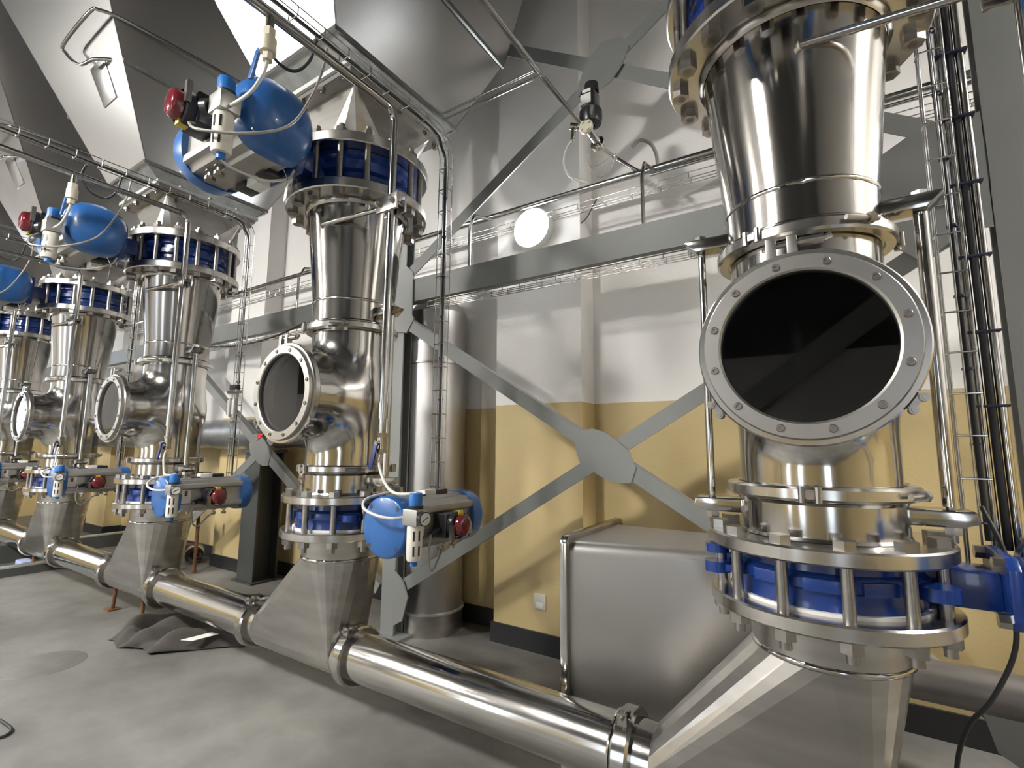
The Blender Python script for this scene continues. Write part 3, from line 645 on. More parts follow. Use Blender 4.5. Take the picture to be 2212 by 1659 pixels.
def build_regulator(tmpl, loc, k, gx, group, gauge_dir):
    t = proto('air_regulator', tmpl, 'air regulator', loc, group); x, y, z = loc
    def q(dx, dy, dz): return (x + dx * k, y + dy * k, z + dz * k)
    V = lambda r, prof: MB().lathe([(a * k, b * k) for a, b in prof], 28, loc)
    part(V(0, [(0.0001, 0.098), (0.019, 0.098), (0.021, 0.094), (0.021, 0.060), (0.0001, 0.060)]), 'knob', KNOB, t)
    part(V(0, [(0.0001, 0.060), (0.025, 0.060), (0.025, 0.050), (0.0001, 0.050)]), 'knob_collar', BLACK, t)
    hb = MB().box(*[v for a in range(3) for v in ((loc[a] - (0.030, 0.026, 0.0)[a] * k), (loc[a] + (0.030, 0.026, 0.05)[a] * k))]); part(hb, 'regulator_head', ALU, t, bevel=0.004)
    bw = part(V(0, [(0.0001, 0.0), (0.0225, 0.0), (0.0245, -0.006), (0.0245, -0.098), (0.021, -0.106), (0.0001, -0.106)]), 'filter_bowl', WHITE, t)
    for dz in (-0.03, -0.075):
        for a in gx:
            c, s = math.cos(a), math.sin(a); o = Vector(q(0.0245 * c, 0.0245 * s, dz))
            b = MB().bar(o + Vector((0, 0, -0.015 * k)), o + Vector((0, 0, 0.015 * k)), 0.0055 * k, 0.0016 * k, up=(c, s, 0)); part(b, 'bowl_window', BLACK, bw)
    part(V(0, [(0.0001, -0.106), (0.011, -0.106), (0.011, -0.122), (0.0001, -0.122)]), 'drain_valve', KNOB, t)
    gd = Vector(gauge_dir).normalized(); o = Vector(q(0, 0, 0.024)) + gd * 0.026 * k
    g = part(MB().lathe([(0.008 * k, 0.0), (0.008 * k, 0.012 * k), (0.022 * k, 0.014 * k), (0.022 * k, 0.032 * k), (0.0195 * k, 0.034 * k), (0.0195 * k, 0.031 * k)], 28, o, gd), 'pressure_gauge', BLACK, t)
    part(MB().lathe([(0.0195 * k, 0.0), (0.0001, 0.0005 * k)], 28, o + gd * 0.031 * k, gd), 'gauge_face', LABELW, g)
    u, w_, d_ = basis(gd); f = o + gd * 0.0325 * k
    part(MB().bar(f - u * 0.010 * k - w_ * 0.006 * k, f + u * 0.012 * k + w_ * 0.008 * k, 0.0022 * k, 0.0008 * k, up=gd), 'gauge_needle', BLACK, g)
    return t
build_regulator('white-bowled air regulator on the lower actuator of {w}', (0.592, -0.205, -0.318), 1.0, (-0.9, -0.2), 'lower air regulators', (1.0, -0.25, 0.0))
build_regulator('white-bowled air regulator on the upper actuator of {w}', (0.17, -0.665, 0.945), 1.22, (-1.35, -0.7), 'upper air regulators', (-1.0, -0.45, 0.0))

# ---- compressed-air pipe that comes along the ceiling side and drops beside the column
AX, AY, AZ = 0.385, -0.165, 1.185
def build_airpipe():
    t = proto('air_pipe', 'thin steel air pipe bending down beside the {w}', 'pipe', (AX, AY, -0.02), 'air pipes beside the columns')
    pts = [Vector((AX, -1.9, AZ)), Vector((AX, AY - 0.06, AZ))] + arc((AX, AY - 0.05, AZ - 0.05), 0.05, PI / 2, 0, (0, 1, 0), (0, 0, 1), 8) + [Vector((AX, AY, 0.06))]
    part(MB().tube(pts, 0.0145, 14), 'pipe_run', STEEL, t, ang=80)
    part(MB().cyl((AX, AY, 0.075), (AX, AY, 0.02), 0.0175, 14).cyl((AX, AY, 0.02), (AX, AY, -0.035), 0.013, 14), 'reducing_socket', STEEL, t)
    v = part(MB().cyl((AX, AY, -0.03), (AX, AY, -0.045), 0.019, 6).cyl((AX, AY, -0.045), (AX, AY, -0.085), 0.0155, 14).cyl((AX, AY, -0.085), (AX, AY, -0.10), 0.019, 6).cyl((AX, AY, -0.065), (AX, AY - 0.028, -0.065), 0.009, 10), 'ball_valve', STEEL, t)
    part(MB().bar((AX + 0.006, AY - 0.03, -0.068), (AX - 0.014, AY - 0.034, -0.155), 0.018, 0.007, up=(0, 1, 0)), 'valve_lever', LEVER, v, bevel=0.003)
    # drop to the upper actuator with a nylon fitting and blue stop cock
    d = part(MB().tube([(AX, -0.66, AZ), (AX, -0.66, 1.10)], 0.0125, 12), 'drop_leg', STEEL, t)
    part(MB().cyl((AX, -0.66, 1.135), (AX, -0.66, 1.105), 0.019, 6).cyl((AX, -0.66, 1.105), (AX, -0.66, 1.06), 0.0225, 14).cyl((AX, -0.66, 1.06), (AX, -0.66, 1.035), 0.015, 6), 'hose_fitting', BRASS, d)
    part(MB().bar((AX - 0.028, -0.672, 1.075), (AX - 0.055, -0.676, 0.99), 0.020, 0.010, up=(0, 1, 0)).bar((AX - 0.03, -0.672, 1.075), (AX, -0.665, 1.075), 0.012, 0.010), 'stop_cock', ABLUE, d, bevel=0.003)
build_airpipe()
def build_bracket():
    t = proto('pipe_bracket', 'steel bracket arm holding the air pipe of {w}', 'bracket', (0.02, -0.185, 0.81), 'brackets holding the air pipes')
    part(MB().tube([(0.02, -0.195, 0.812), (AX - 0.03, AY, 0.806)], 0.0095, 12), 'arm', STEEL, t)
    part(MB().lathe([(0.010, 0.0), (0.018, 0.004), (0.010, 0.016)], 16, (0.017, -0.19, 0.812), (0.285, 0.062, -0.006)), 'weld', SPOOL, t)
    for y, n in ((AY - 0.021, 0), (AY + 0.021, 1)):
        b = MB().box(AX - 0.052, AX + 0.053, y - 0.005, y + 0.005, 0.776, 0.838); p = part(b, 'clamp_plate', FLANGE, t, bevel=0.002)
        if n == 0:
            for x in (AX - 0.035, AX + 0.036): part(MB().cyl((x, y - 0.005, 0.807), (x, y - 0.016, 0.807), 0.011, 6), 'clamp_nut', BOLT, p)
    for x in (AX - 0.035, AX + 0.036): part(MB().cyl((x, AY - 0.045, 0.807), (x, AY + 0.035, 0.807), 0.006, 8), 'clamp_bolt', BOLT, t)
build_bracket()
def wire_tray(b, path, side, w_, h_, r=0.0024):
    """longitudinal wires: path of points; side vector, second vector for depth"""
    for a, c in ((-0.5, 0), (0.5, 0), (-0.5, 1), (0.5, 1), (0.0, 0)):
        b.tube([p + side * a * w_ + n * c * h_ for p, n in path], r, 6)
def build_tray():
    t = proto('cable_tray', 'narrow wire cable tray turning down behind the {w}', 'cable tray', (0.31, 0.2, -0.9), 'wire cable trays behind the columns')
    z = 1.30; yb = 0.20; R = 0.09
    path = [(Vector((0.315, -1.9, z)), Vector((0, 0, 1)))] + [(Vector((0.315, -0.6, z)), Vector((0, 0, 1)))]
    for i in range(9):
        a = PI / 2 * (1 - i / 8); n = Vector((0, math.cos(a), math.sin(a))); path.append((Vector((0.315, yb - R, z - R)) + n * R, n))
    path.append((Vector((0.31, yb, -0.35)), Vector((0, 1, 0))))
    b = MB(); wire_tray(b, path, Vector((1, 0, 0)), 0.05, 0.03); part(b, 'long_wire', WIRE, t, ang=80)
    def rung(c, u, n):
        c = Vector(c); u = Vector(u); n = Vector(n); a = u * 0.026
        return MB().tube([c - a + n * 0.032, c - a, c + a, c + a + n * 0.032], 0.0024, 6)
    me = rung((0, 0, 0), (1, 0, 0), (0, 0, 1)).mesh('cross_wire', WIRE, (0, 0, 0))
    y = -1.85
    while y < 0.08: put(me, 'cross_wire', t, (0.315, y, z - 0.002)); y += 0.1
    zz = 1.16
    while zz > -0.35: put(me, 'cross_wire', t, (0.3125, yb - 0.002, zz), (-PI / 2, 0, 0)); zz -= 0.1
build_tray()
def cable_path(dx, dy, e): return [(0.32 + dx, -1.9, 1.312 + dy), (0.32 + dx, -0.5, 1.312 + dy), (0.32 + dx, 0.08, 1.312 + dy), (0.322 + dx, 0.185 + dy, 1.25), (0.322 + dx, 0.214 + dy, 1.12), (0.325 + dx, 0.214 + dy, 0.5), (0.328 + dx, 0.214 + dy, -0.05), (0.33 + dx, 0.214 + dy, e)]
def build_cables():
    t = proto('tray_cable', 'black cable lying in the wire tray behind the {w}', 'cable', (0.33, 0.22, -0.5), 'cables in the wire trays')
    part(MB().tube(spline(cable_path(-0.006, -0.004, -0.28), 6), 0.0065, 8), 'cable', RUBBER, t, ang=80)
    for z in (1.02, 0.84, 0.66, 0.48, 0.30, 0.12, -0.06):
        part(MB().lathe([(0.0095, -0.003), (0.011, -0.003), (0.011, 0.003), (0.0095, 0.003)], 12, (0.320, 0.210, z), (0, 0, 1), close=True), 'cable_tie', TIE, t)
build_cables()
t = empty('conduit_bundle', 'steel conduits and cables tied together behind the nearest column', 'conduit', (0.345, 0.235, -0.5))
for dx, r, mt_, e in ((0.012, 0.0095, STEEL, -0.34), (0.032, 0.0085, RUBBER, -0.30), (0.050, 0.0085, STEEL, -0.36)):
    part(MB().tube(spline([(0.325 + dx, 0.232, 1.9), (0.325 + dx, 0.232, 1.2), (0.326 + dx, 0.230, 0.4), (0.328 + dx, 0.230, e)], 6), r, 10), 'conduit' if mt_ is STEEL else 'cable', mt_, t, ang=80)
for z in (0.95, 0.77, 0.59, 0.40, 0.21, 0.03): part(MB().box(0.322, 0.39, 0.218, 0.246, z - 0.003, z + 0.003), 'cable_tie', TIE, t, bevel=0.0015)
def hose(name, tmpl, pts, r, mt, group, base=None):
    t = proto(name, tmpl, 'hose', pts[0], group); part(MB().tube(spline(pts, 8), r, 8), 'hose_line', mt, t, ang=80); return t
hose('air_hose', 'pale hose from ball valve to lower actuator of {w}', [(AX, AY, -0.10), (AX + 0.01, AY - 0.015, -0.14), (AX + 0.06, AY - 0.03, -0.20), (AX + 0.13, AY - 0.05, -0.225), (0.592, -0.200, -0.222)], 0.0055, HOSE, 'pale hoses to the lower actuators')
hose('air_hose', 'clear hose looping across the lower blue cap of {w}', [(0.565, -0.205, -0.295), (0.53, -0.245, -0.298), (0.47, -0.255, -0.292), (0.40, -0.245, -0.275), (0.375, -0.21, -0.25), (0.39, -0.13, -0.235)], 0.005, HOSE, 'clear hoses across the lower caps')
hose('air_hose', 'clear hose from fitting to upper regulator of {w}', [(AX, -0.66, 1.036), (AX - 0.004, -0.664, 1.0), (AX - 0.045, -0.668, 0.962), (AX - 0.10, -0.668, 0.955), (0.20, -0.666, 0.962)], 0.0055, HOSE, 'clear hoses to the upper regulators')
hose('signal_cable', 'thin grey cable sweeping round the upper blue cap of {w}', [(-0.02, -0.665, 0.99), (0.06, -0.715, 0.93), (0.16, -0.725, 0.865), (0.26, -0.64, 0.865), (0.30, -0.53, 0.94), (0.295, -0.46, 1.08), (0.30, -0.425, 1.2), (0.315, -0.42, 1.29)], 0.0045, HOSEG, 'grey cables under the upper actuators')
hose('signal_cable', 'dark cable looping below the lower actuator of {w}', [(0.555, -0.09, -0.365), (0.558, -0.10, -0.42), (0.55, -0.085, -0.475), (0.535, -0.05, -0.49), (0.52, 0.0, -0.45), (0.47, 0.06, -0.437)], 0.004, HOSEG, 'dark cables under the lower actuators')
hose('drain_hose', 'pale drain hose below the upper air regulator of {w}', [(0.17, -0.665, 0.797), (0.165, -0.62, 0.79), (0.13, -0.50, 0.82), (0.10, -0.40, 0.885), (0.095, -0.375, 0.93)], 0.0045, HOSE, 'drain hoses under the upper regulators')
hose('conduit_hose', 'dark cable loop slung under the tray of {w}', [(0.315, -0.46, 1.29), (0.29, -0.47, 1.21), (0.25, -0.50, 1.175), (0.235, -0.56, 1.19), (0.25, -0.60, 1.245), (0.30, -0.60, 1.29)], 0.0055, RUBBER, 'cable loops under the trays')
def build_tag():
    t = proto('paper_tag', 'small paper tag on a wire ring below the upper actuator of {w}', 'tag', (0.095, -0.40, 0.80), 'paper tags on the upper actuators')
    part(MB().lathe([(0.014, -0.001), (0.0155, -0.001), (0.0155, 0.001), (0.014, 0.001)], 16, (0.095, -0.40, 0.872), (0.5, 1, 0), close=True), 'wire_ring', WIRE, t)
    part(MB().bar((0.095, -0.40, 0.858), (0.097, -0.405, 0.80), 0.036, 0.0015, up=(0.3, 1, 0)), 'tag_card', LABELW, t)
    part(MB().tube([(0.095, -0.40, 0.886), (0.09, -0.42, 0.93)], 0.0015, 6), 'tag_wire', WIRE, t)
build_tag()

GN = {}
for root, tmpl in PROTO:
    for k, X in enumerate(ST):
        o = root if k == 0 else copy_tree(root)
        if k: o.location = root.location + Vector((X, 0, 0))
        o['label'] = tmpl.format(w=WH[k])

# ---- header pipe lengths between the branch pieces
for i, nm in enumerate(('right of the nearest column', 'between the nearest and second columns', 'between the second and third columns', 'between the third and fourth columns', 'between the fourth and farthest columns', 'running on past the farthest column')):
    a, b = (1.9, ST[0] + XRc + 0.024) if i == 0 else (ST[i - 1] + XLk[i - 1] - 0.024, (ST[i] + XRc + 0.024) if i < 5 else XL + 0.3)
    solo(MB().cyl((a, 0, PZ), (b, 0, PZ), PR - 0.001, 48), 'header_pipe', PIPE, 'straight steel header pipe ' + nm, 'pipe', ((a + b) / 2, 0, PZ - PR), 'header pipe lengths')

# ------------------------------------------------------------------ grey steel frame behind the columns
SF = 1.03125
def fr(x, z): return (x * SF - 0.0009, z * SF + 0.0023)     # frame drawing units to metres
CX = [fr(-2.025, 0)[0], fr(0.482, 0)[0]]; CX = [CX[0] - (CX[1] - CX[0]), CX[0], CX[1]]
CW = 0.098
for i, (cx, lb) in enumerate(zip(CX, ('grey steel frame post behind the third and fourth columns', 'grey steel frame post beside the tall steel cylinder', 'grey steel frame post at the right edge of the view'))):
    t = empty('frame_post', lb, 'steel post', (cx + CW / 2, BY + 0.04, FZ), 'grey frame posts')
    b = MB().box(cx, cx + CW, BY, BY + 0.008, FZ + 0.015, CEIL).box(cx, cx + CW, BY + 0.062, BY + 0.07, FZ + 0.015, CEIL).box(cx + CW / 2 - 0.004, cx + CW / 2 + 0.004, BY + 0.008, BY + 0.062, FZ + 0.015, CEIL)
    part(b, 'post_section', PAINT, t)
    part(MB().box(cx - 0.05, cx + CW + 0.07, BY - 0.05, BY + 0.11, FZ, FZ + 0.018), 'base_plate', PAINT, t)
bt, bb = fr(0, 0.852)[1], fr(0, 0.722)[1]
def channel(x0, x1):
    return MB().box(x0, x1, BY + 0.004, BY + 0.012, bb, bt).box(x0, x1, BY + 0.012, BY + 0.062, bb, bb + 0.009).box(x0, x1, BY + 0.012, BY + 0.062, bt - 0.009, bt)
spans = [(XL + 0.02, CX[0] - 0.001), (CX[0] + CW + 0.001, CX[1] - 0.001), (CX[1] + CW + 0.001, CX[2] - 0.001), (CX[2] + CW + 0.001, XR - 0.02)]
for (a, b), lb in zip(spans, ('at the far left', 'left of the tall steel cylinder', 'right of the tall steel cylinder', 'at the right edge')):
    solo(channel(a, b), 'frame_beam', PAINT, 'grey horizontal channel beam %s' % lb, 'steel beam', ((a + b) / 2, BY, bb), 'grey frame beams')
def brace(p, q, dy, label):
    a = Vector((p[0], BY + dy, p[1])); b = Vector((q[0], BY + dy, q[1])); d = (b - a).normalized(); r = d.cross(Vector((0, 1, 0)))
    if r.z < 0: r = -r
    m_ = MB().bar(a, b, 0.064, 0.007, up=(0, 1, 0)); o = r * 0.0285 + Vector((0, 0.022, 0)); m_.bar(a + o, b + o, 0.007, 0.044, up=(0, 1, 0))
    solo(m_, 'brace_bar', PAINT, label, 'steel brace', ((a + b) / 2)[:], 'grey diagonal braces')
def gusset(poly, label, dy=-0.010):
    poly = [fr(*p) for p in poly]
    solo(MB().prism(poly, lambda p, q, h: (p, h, q), BY + dy, BY + dy + 0.008), 'gusset_plate', PAINT, label, 'gusset plate', (sum(p[0] for p in poly) / len(poly), BY, sum(p[1] for p in poly) / len(poly)), 'grey gusset plates')
sh = CX[1] - CX[0]
def seg(c, slope, x0, x1): return [(x, c[1] + slope * (x - c[0])) for x in (x0, x1)]
for k, nm in ((0, 'behind the steel tank'), (1, 'behind the second and third columns')):
    C = fr(-0.745 - 0, -0.105); C = (C[0] - k * sh, C[1]); xa, xb = CX[1] + CW - k * sh, CX[2] - k * sh
    A = seg(C, -0.61, xa + 0.02, xb - 0.03); B1 = seg(C, 0.61, xa + 0.03, C[0] - 0.02); B2 = seg(C, 0.61, C[0] + 0.02, xb - 0.02)
    brace(A[0], A[1], 0.0, 'long diagonal brace falling to the right ' + nm)
    brace(B1[0], B1[1], 0.010, 'lower left brace arm rising to the crossing ' + nm)
    brace(B2[0], B2[1], 0.010, 'upper right brace arm leaving the crossing ' + nm)
    g = [(-0.846, -0.004), (-0.80, 0.003), (-0.75, -0.012), (-0.702, -0.043), (-0.645, -0.089), (-0.618, -0.153), (-0.640, -0.215), (-0.70, -0.215), (-0.745, -0.203), (-0.796, -0.177), (-0.858, -0.14), (-0.883, -0.073)]
    g = [(x - k * sh / SF, z) for x, z in g]; gusset(g, 'rounded gusset plate at the brace crossing ' + nm)
C = fr(-0.715, 1.63)
A = seg(C, 0.63, CX[1] + CW + 0.05, CX[2] - 0.03); B1 = seg(C, -0.65, CX[1] + CW + 0.03, C[0] - 0.02); B2 = seg(C, -0.65, C[0] + 0.02, CX[2] - 0.03)
brace(A[0], A[1], 0.0, 'long upper brace rising to the right above the wall lamp')
brace(B1[0], B1[1], 0.010, 'upper left brace arm above the wall lamp')
brace(B2[0], B2[1], 0.010, 'upper right brace arm beside the nearest column')
gusset([(-0.648, 1.750), (-0.600, 1.682), (-0.640, 1.60), (-0.69, 1.545), (-0.76, 1.53), (-0.85, 1.535), (-0.845, 1.60), (-0.80, 1.70), (-0.73, 1.755)], 'gusset plate at the upper brace crossing')
gusset([(-1.99, 0.93), (-1.92, 0.935), (-1.865, 0.89), (-1.86, 0.64), (-1.845, 0.62), (-1.90, 0.545), (-1.99, 0.56)], 'gusset plate on the post beside the tall cylinder')
gusset([(0.475, 0.945), (0.412, 0.912), (0.35, 0.95), (0.28, 0.91), (0.21, 0.87), (0.20, 0.70), (0.25, 0.56), (0.31, 0.50), (0.365, 0.545), (0.42, 0.585), (0.475, 0.577)], 'gusset plate on the right-hand frame post')
gusset([(-1.93, -0.72), (-1.865, -0.765), (-1.825, -0.84), (-1.86, -0.96), (-1.93, -1.0)], 'small gusset plate at foot of the cylinder-side post')
gusset([(0.475, -0.72), (0.40, -0.70), (0.33, -0.76), (0.36, -0.88), (0.475, -0.95)], 'small gusset plate at foot of the right-hand post')
gusset([(x - sh / SF, z) for x, z in [(0.475, 0.945), (0.412, 0.912), (0.35, 0.95), (0.28, 0.91), (0.21, 0.87), (0.20, 0.70), (0.25, 0.56), (0.31, 0.50), (0.365, 0.545), (0.42, 0.585), (0.475, 0.577)]], 'gusset plate on the left of the cylinder-side post')
solo(MB().prism([(0, 0), (0.085, 0.0), (0.043, -0.035), (0.012, -0.05)], lambda p, q, h: (-3.40 + p, h, 0.005 + q), BY - 0.0135, BY - 0.0115), 'warning_sign', REDS, 'small red sign on the gusset plate by the second sight glass', 'sign', (-3.40, BY - 0.012, 0))

# ---- wire trays and conduits along the wall
def long_tray(label, x0, x1, y, z, w_=0.05, h_=0.028, step=0.1, group=None):
    t = empty('cable_tray', label, 'cable tray', ((x0 + x1) / 2, y, z), group)
    b = MB()
    for a, c in ((-0.5, 0), (0, 0), (0.5, 0), (-0.5, 1), (0.5, 1)): b.tube([(x0, y + a * w_, z + c * h_), (x1, y + a * w_, z + c * h_)], 0.0022, 6)
    part(b, 'long_wire', WIRE, t, ang=80)
    me = MB().tube([(0, -w_ / 2, h_), (0, -w_ / 2, 0), (0, w_ / 2, 0), (0, w_ / 2, h_)], 0.0022, 6).mesh('cross_wire', WIRE)
    x = x0
    while x <= x1: put(me, 'cross_wire', t, (x, y, z)); x += step
zt = fr(0, 0.672)[1]
long_tray('wire tray under the beam right of the tall cylinder', -1.80, 0.45, BY + 0.012, zt, group='wire trays under the beam')
long_tray('wire tray under the beam behind the third column', -4.9, -2.15, BY + 0.012, zt, group='wire trays under the beam')
long_tray('wire tray fixed along the upper wall', -6.6, 1.4, 0.885, 1.16, step=0.14)
t = empty('wall_conduit', 'steel conduit pipe running along the upper wall', 'conduit', (-2.5, 0.885, 1.25), None)
part(MB().tube([(-7.0, 0.87, 1.262), (1.45, 0.87, 1.262)], 0.017, 12), 'conduit_run', STEEL, t, ang=80)
part(MB().tube([(-0.62, 0.87, 1.235), (1.45, 0.87, 1.225)], 0.008, 8), 'small_tube', STEEL, t, ang=80)
for x in (-5.6, -4.2, -2.6, -0.3): part(MB().box(x - 0.012, x + 0.012, 0.84, 1.068, 1.20, 1.242), 'wall_bracket', GALV, t)
for x, lb in ((-1.555, 'slim standing rod on the beam left of the wall lamp'), (-0.595, 'slim standing rod on the beam right of the wall lamp'), (-3.1, 'slim standing rod on the beam behind the second column')):
    solo(MB().tube([(x, BY + 0.04, bt), (x, BY + 0.04, 1.12), (x, BY + 0.08, 1.2), (x, 0.862, 1.245)], 0.009, 10), 'support_rod', STEEL, lb, 'rod', (x, BY + 0.04, bt), 'support rods on the beam', ang=80)

# ---- tubes that run above and the control valve under them
t = empty('air_tubes', 'pair of thin steel tubes running to the control valve', 'tubing', (-0.9, 0.2, 1.47))
part(MB().tube([(-0.905, -2.2, 1.482), (-0.905, 0.27, 1.482), (-0.805, 0.485, 1.336)], 0.0055, 8), 'tube', STEEL, t, ang=80)
part(MB().tube([(-0.882, -2.2, 1.470), (-0.882, 0.24, 1.470), (-0.886, 0.262, 1.468), (-0.905, 0.272, 1.467), (-1.40, 0.272, 1.467)], 0.0055, 8), 'tube', STEEL, t, ang=80)
part(MB().tube([(-0.882, 0.286, 1.468), (-0.79, 0.49, 1.326)], 0.0055, 8), 'tube', STEEL, t, ang=80)
part(MB().tube([(-0.91, 0.250, 1.48), (-1.405, 0.250, 1.48)], 0.0055, 8), 'tube', STEEL, t, ang=80)
t = empty('control_valve', 'black-topped control valve hanging near the wall lamp', 'valve', (-0.865, 0.72, 1.43))
part(MB().lathe([(0.0001, 0.0), (0.034, 0.0), (0.036, 0.004), (0.036, 0.016), (0.034, 0.02), (0.0001, 0.02)], 28, (-0.872, 0.68, 1.475), (0, 1, 0)), 'valve_flange', BRASS, t)
part(MB().cyl((-0.866, 0.69, 1.472), (-0.853, 0.80, 1.438), 0.020, 16).lathe([(0.02, 0.0), (0.037, 0.004), (0.037, 0.024), (0.02, 0.028)], 24, (-0.856, 0.78, 1.44), (0.1, 1, -0.25)), 'valve_body', STEEL, t)
for a in range(4): part(MB().cyl((-0.872 + 0.025 * math.cos(a * PI / 2 + 0.6), 0.682, 1.475 + 0.025 * math.sin(a * PI / 2 + 0.6)), (-0.872 + 0.025 * math.cos(a * PI / 2 + 0.6), 0.672, 1.475 + 0.025 * math.sin(a * PI / 2 + 0.6)), 0.007, 8), 'flange_bolt', BRASS, t)
part(MB().lathe([(0.020, 0.0), (0.05, 0.01), (0.056, 0.03), (0.056, 0.075), (0.045, 0.09), (0.028, 0.10)], 28, (-0.862, 0.725, 1.495), (0, 0, 1)), 'valve_motor', BLACK, t)
part(MB().box(-0.905, -0.83, 0.69, 0.77, 1.585, 1.68), 'motor_housing', BLACK, t, bevel=0.012)
part(MB().box(-0.900, -0.845, 0.6865, 0.6905, 1.598, 1.650), 'white_label', LABELW, t, bevel=0.004)
part(MB().box(-0.890, -0.845, 0.6865, 0.6905, 1.657, 1.674), 'white_label', LABELW, t, bevel=0.003)
part(MB().lathe([(0.0001, 0.06), (0.02, 0.058), (0.034, 0.045), (0.036, 0.0), (0.0001, 0.0)], 24, (-0.86, 0.735, 1.68), (0, 0, 1)), 'position_dome', BLACK, t)
part(MB().cyl((-0.925, 0.70, 1.50), (-0.955, 0.69, 1.51), 0.017, 12).cyl((-0.94, 0.69, 1.49), (-0.945, 0.69, 1.43), 0.012, 10).cyl((-0.93, 0.70, 1.50), (-0.87, 0.72, 1.505), 0.010, 8), 'pilot_valve', STEEL, t)
DS = 0.895                                                   # the small control valve: real size and seat just in front of the frame
def dv(p): return Vector(p) * DS + Vector((0.0031, -0.1428, -0.0076))
t.location = dv(t.location); t.scale = (DS, DS, DS)
for k, (lb, pts, r, mt_) in enumerate((('white hose arching down from the control valve', [(-0.945, 0.69, 1.43), (-0.98, 0.70, 1.41), (-1.015, 0.73, 1.36), (-1.01, 0.77, 1.31), (-0.975, 0.80, 1.285), (-0.93, 0.83, 1.27)], 0.005, HOSE),
        ('thin cable loop hanging under the control valve', [(-0.87, 0.72, 1.43), (-0.885, 0.74, 1.36), (-0.865, 0.77, 1.315), (-0.82, 0.79, 1.33), (-0.79, 0.81, 1.37)], 0.003, HOSEG),
        ('longer thin cable loop hanging under the control valve', [(-0.868, 0.73, 1.44), (-0.892, 0.76, 1.34), (-0.865, 0.80, 1.27), (-0.81, 0.82, 1.29), (-0.775, 0.83, 1.38)], 0.003, HOSEG),
        ('steel pipe slanting from control valve to conduit', [(-0.853, 0.80, 1.438), (-0.80, 0.83, 1.38), (-0.70, 0.86, 1.29), (-0.66, 0.87, 1.262)], 0.010, STEEL),
        ('grey cable arching over the wall conduit', [(-0.70, 0.85, 1.40), (-0.66, 0.86, 1.425), (-0.61, 0.86, 1.39), (-0.585, 0.86, 1.33), (-0.58, 0.865, 1.27)], 0.009, HOSEG),
        ('dark cable end dangling right of the wall lamp', [(-0.905, 0.90, 1.215), (-0.93, 0.898, 1.175), (-0.965, 0.897, 1.12), (-1.0, 0.896, 1.095)], 0.0035, RUBBER))):
    if k < 3: pts = [dv(p) for p in pts]
    if k == 3: pts[0] = dv(pts[0])
    solo(MB().tube(spline(pts, 7), r, 8), 'hose' if k else 'air_hose', mt_, lb, 'hose', pts[0], None, ang=80)

# ---- tall stainless cylinder against the wall
cx, cy, cr = -1.955, 0.872, 0.178
t = empty('steel_cylinder', 'tall stainless cylinder standing on the floor by the wall', 'cylinder', (cx, cy, FZ))
part(MB().lathe([(cr, FZ + 0.12), (cr, 0.41), (cr, 0.72), (0.12, 0.80), (0.0001, 0.82)], 64, (cx, cy, 0)), 'cylinder_wall', TANKM, t, ang=25)
part(MB().lathe([(cr + 0.004, FZ), (cr + 0.004, FZ + 0.115), (cr - 0.01, FZ + 0.12)], 64, (cx, cy, 0)), 'base_skirt', SPOOL, t)
part(MB().lathe([(cr - 0.002, FZ + 0.112), (cr + 0.012, FZ + 0.114), (cr + 0.012, FZ + 0.124), (cr - 0.002, FZ + 0.126)], 64, (cx, cy, 0), close=True), 'base_ring', GALV, t)
part(MB().lathe([(cr - 0.002, 0.402), (cr + 0.008, 0.403), (cr + 0.008, 0.414), (cr - 0.002, 0.415)], 64, (cx, cy, 0), close=True), 'clamp_ring', BOLT, t)

# ---- rectangular stainless tank behind the header pipe
t = empty('steel_tank', 'rectangular stainless tank with flanged end behind the header pipe', 'tank', (-0.35, 0.35, FZ))
zt_, x0 = -0.372, -0.700
def rrect(y0, y1, z0, z1, r, n=6):
    out = []
    for (cy_, cz_, a0) in ((y1 - r, z1 - r, 0), (y0 + r, z1 - r, PI / 2), (y0 + r, z0 + r, PI), (y1 - r, z0 + r, 1.5 * PI)):
        out += [(cy_ + r * math.cos(a0 + PI / 2 * i / n), cz_ + r * math.sin(a0 + PI / 2 * i / n)) for i in range(n + 1)]
    return out
def loft(secs):
    b = MB(); n = len(secs[0][1])
    for x, ps in secs: b.v += [(x, y, z) for y, z in ps]
    for k in range(len(secs) - 1):
        for i in range(n): b.f.append((k * n + i, k * n + (i + 1) % n, (k + 1) * n + (i + 1) % n, (k + 1) * n + i))
    b.f.append(tuple(range(n))); b.f.append(tuple(range((len(secs) - 1) * n, len(secs) * n))); return b
part(loft([(x0, rrect(0.118, 0.585, FZ + 0.06, zt_ - 0.006, 0.035)), (0.02, rrect(0.30, 0.585, FZ + 0.06, zt_ - 0.006, 0.035))]), 'tank_body', TANKM, t)
fl = MB(); o_ = rrect(0.095, 0.608, FZ + 0.03, zt_ + 0.016, 0.03); i_ = rrect(0.125, 0.58, FZ + 0.06, zt_ - 0.014, 0.03); n = len(o_)
for x in (x0 - 0.022, x0 + 0.004): fl.v += [(x, y, z) for y, z in o_] + [(x, y, z) for y, z in i_]
for i in range(n):
    j = (i + 1) % n; fl.f += [(i, j, n + j, n + i), (2 * n + j, 2 * n + i, 3 * n + i, 3 * n + j), (j, i, 2 * n + i, 2 * n + j), (n + i, n + j, 3 * n + j, 3 * n + i)]
part(fl, 'end_flange', STEEL, t, bevel=0.004)
for x in (-0.62, -0.06):
    for y in (0.30, 0.55): part(MB().box(x - 0.02, x + 0.02, y - 0.02, y + 0.02, FZ, FZ + 0.07), 'tank_foot', BOLT, t)

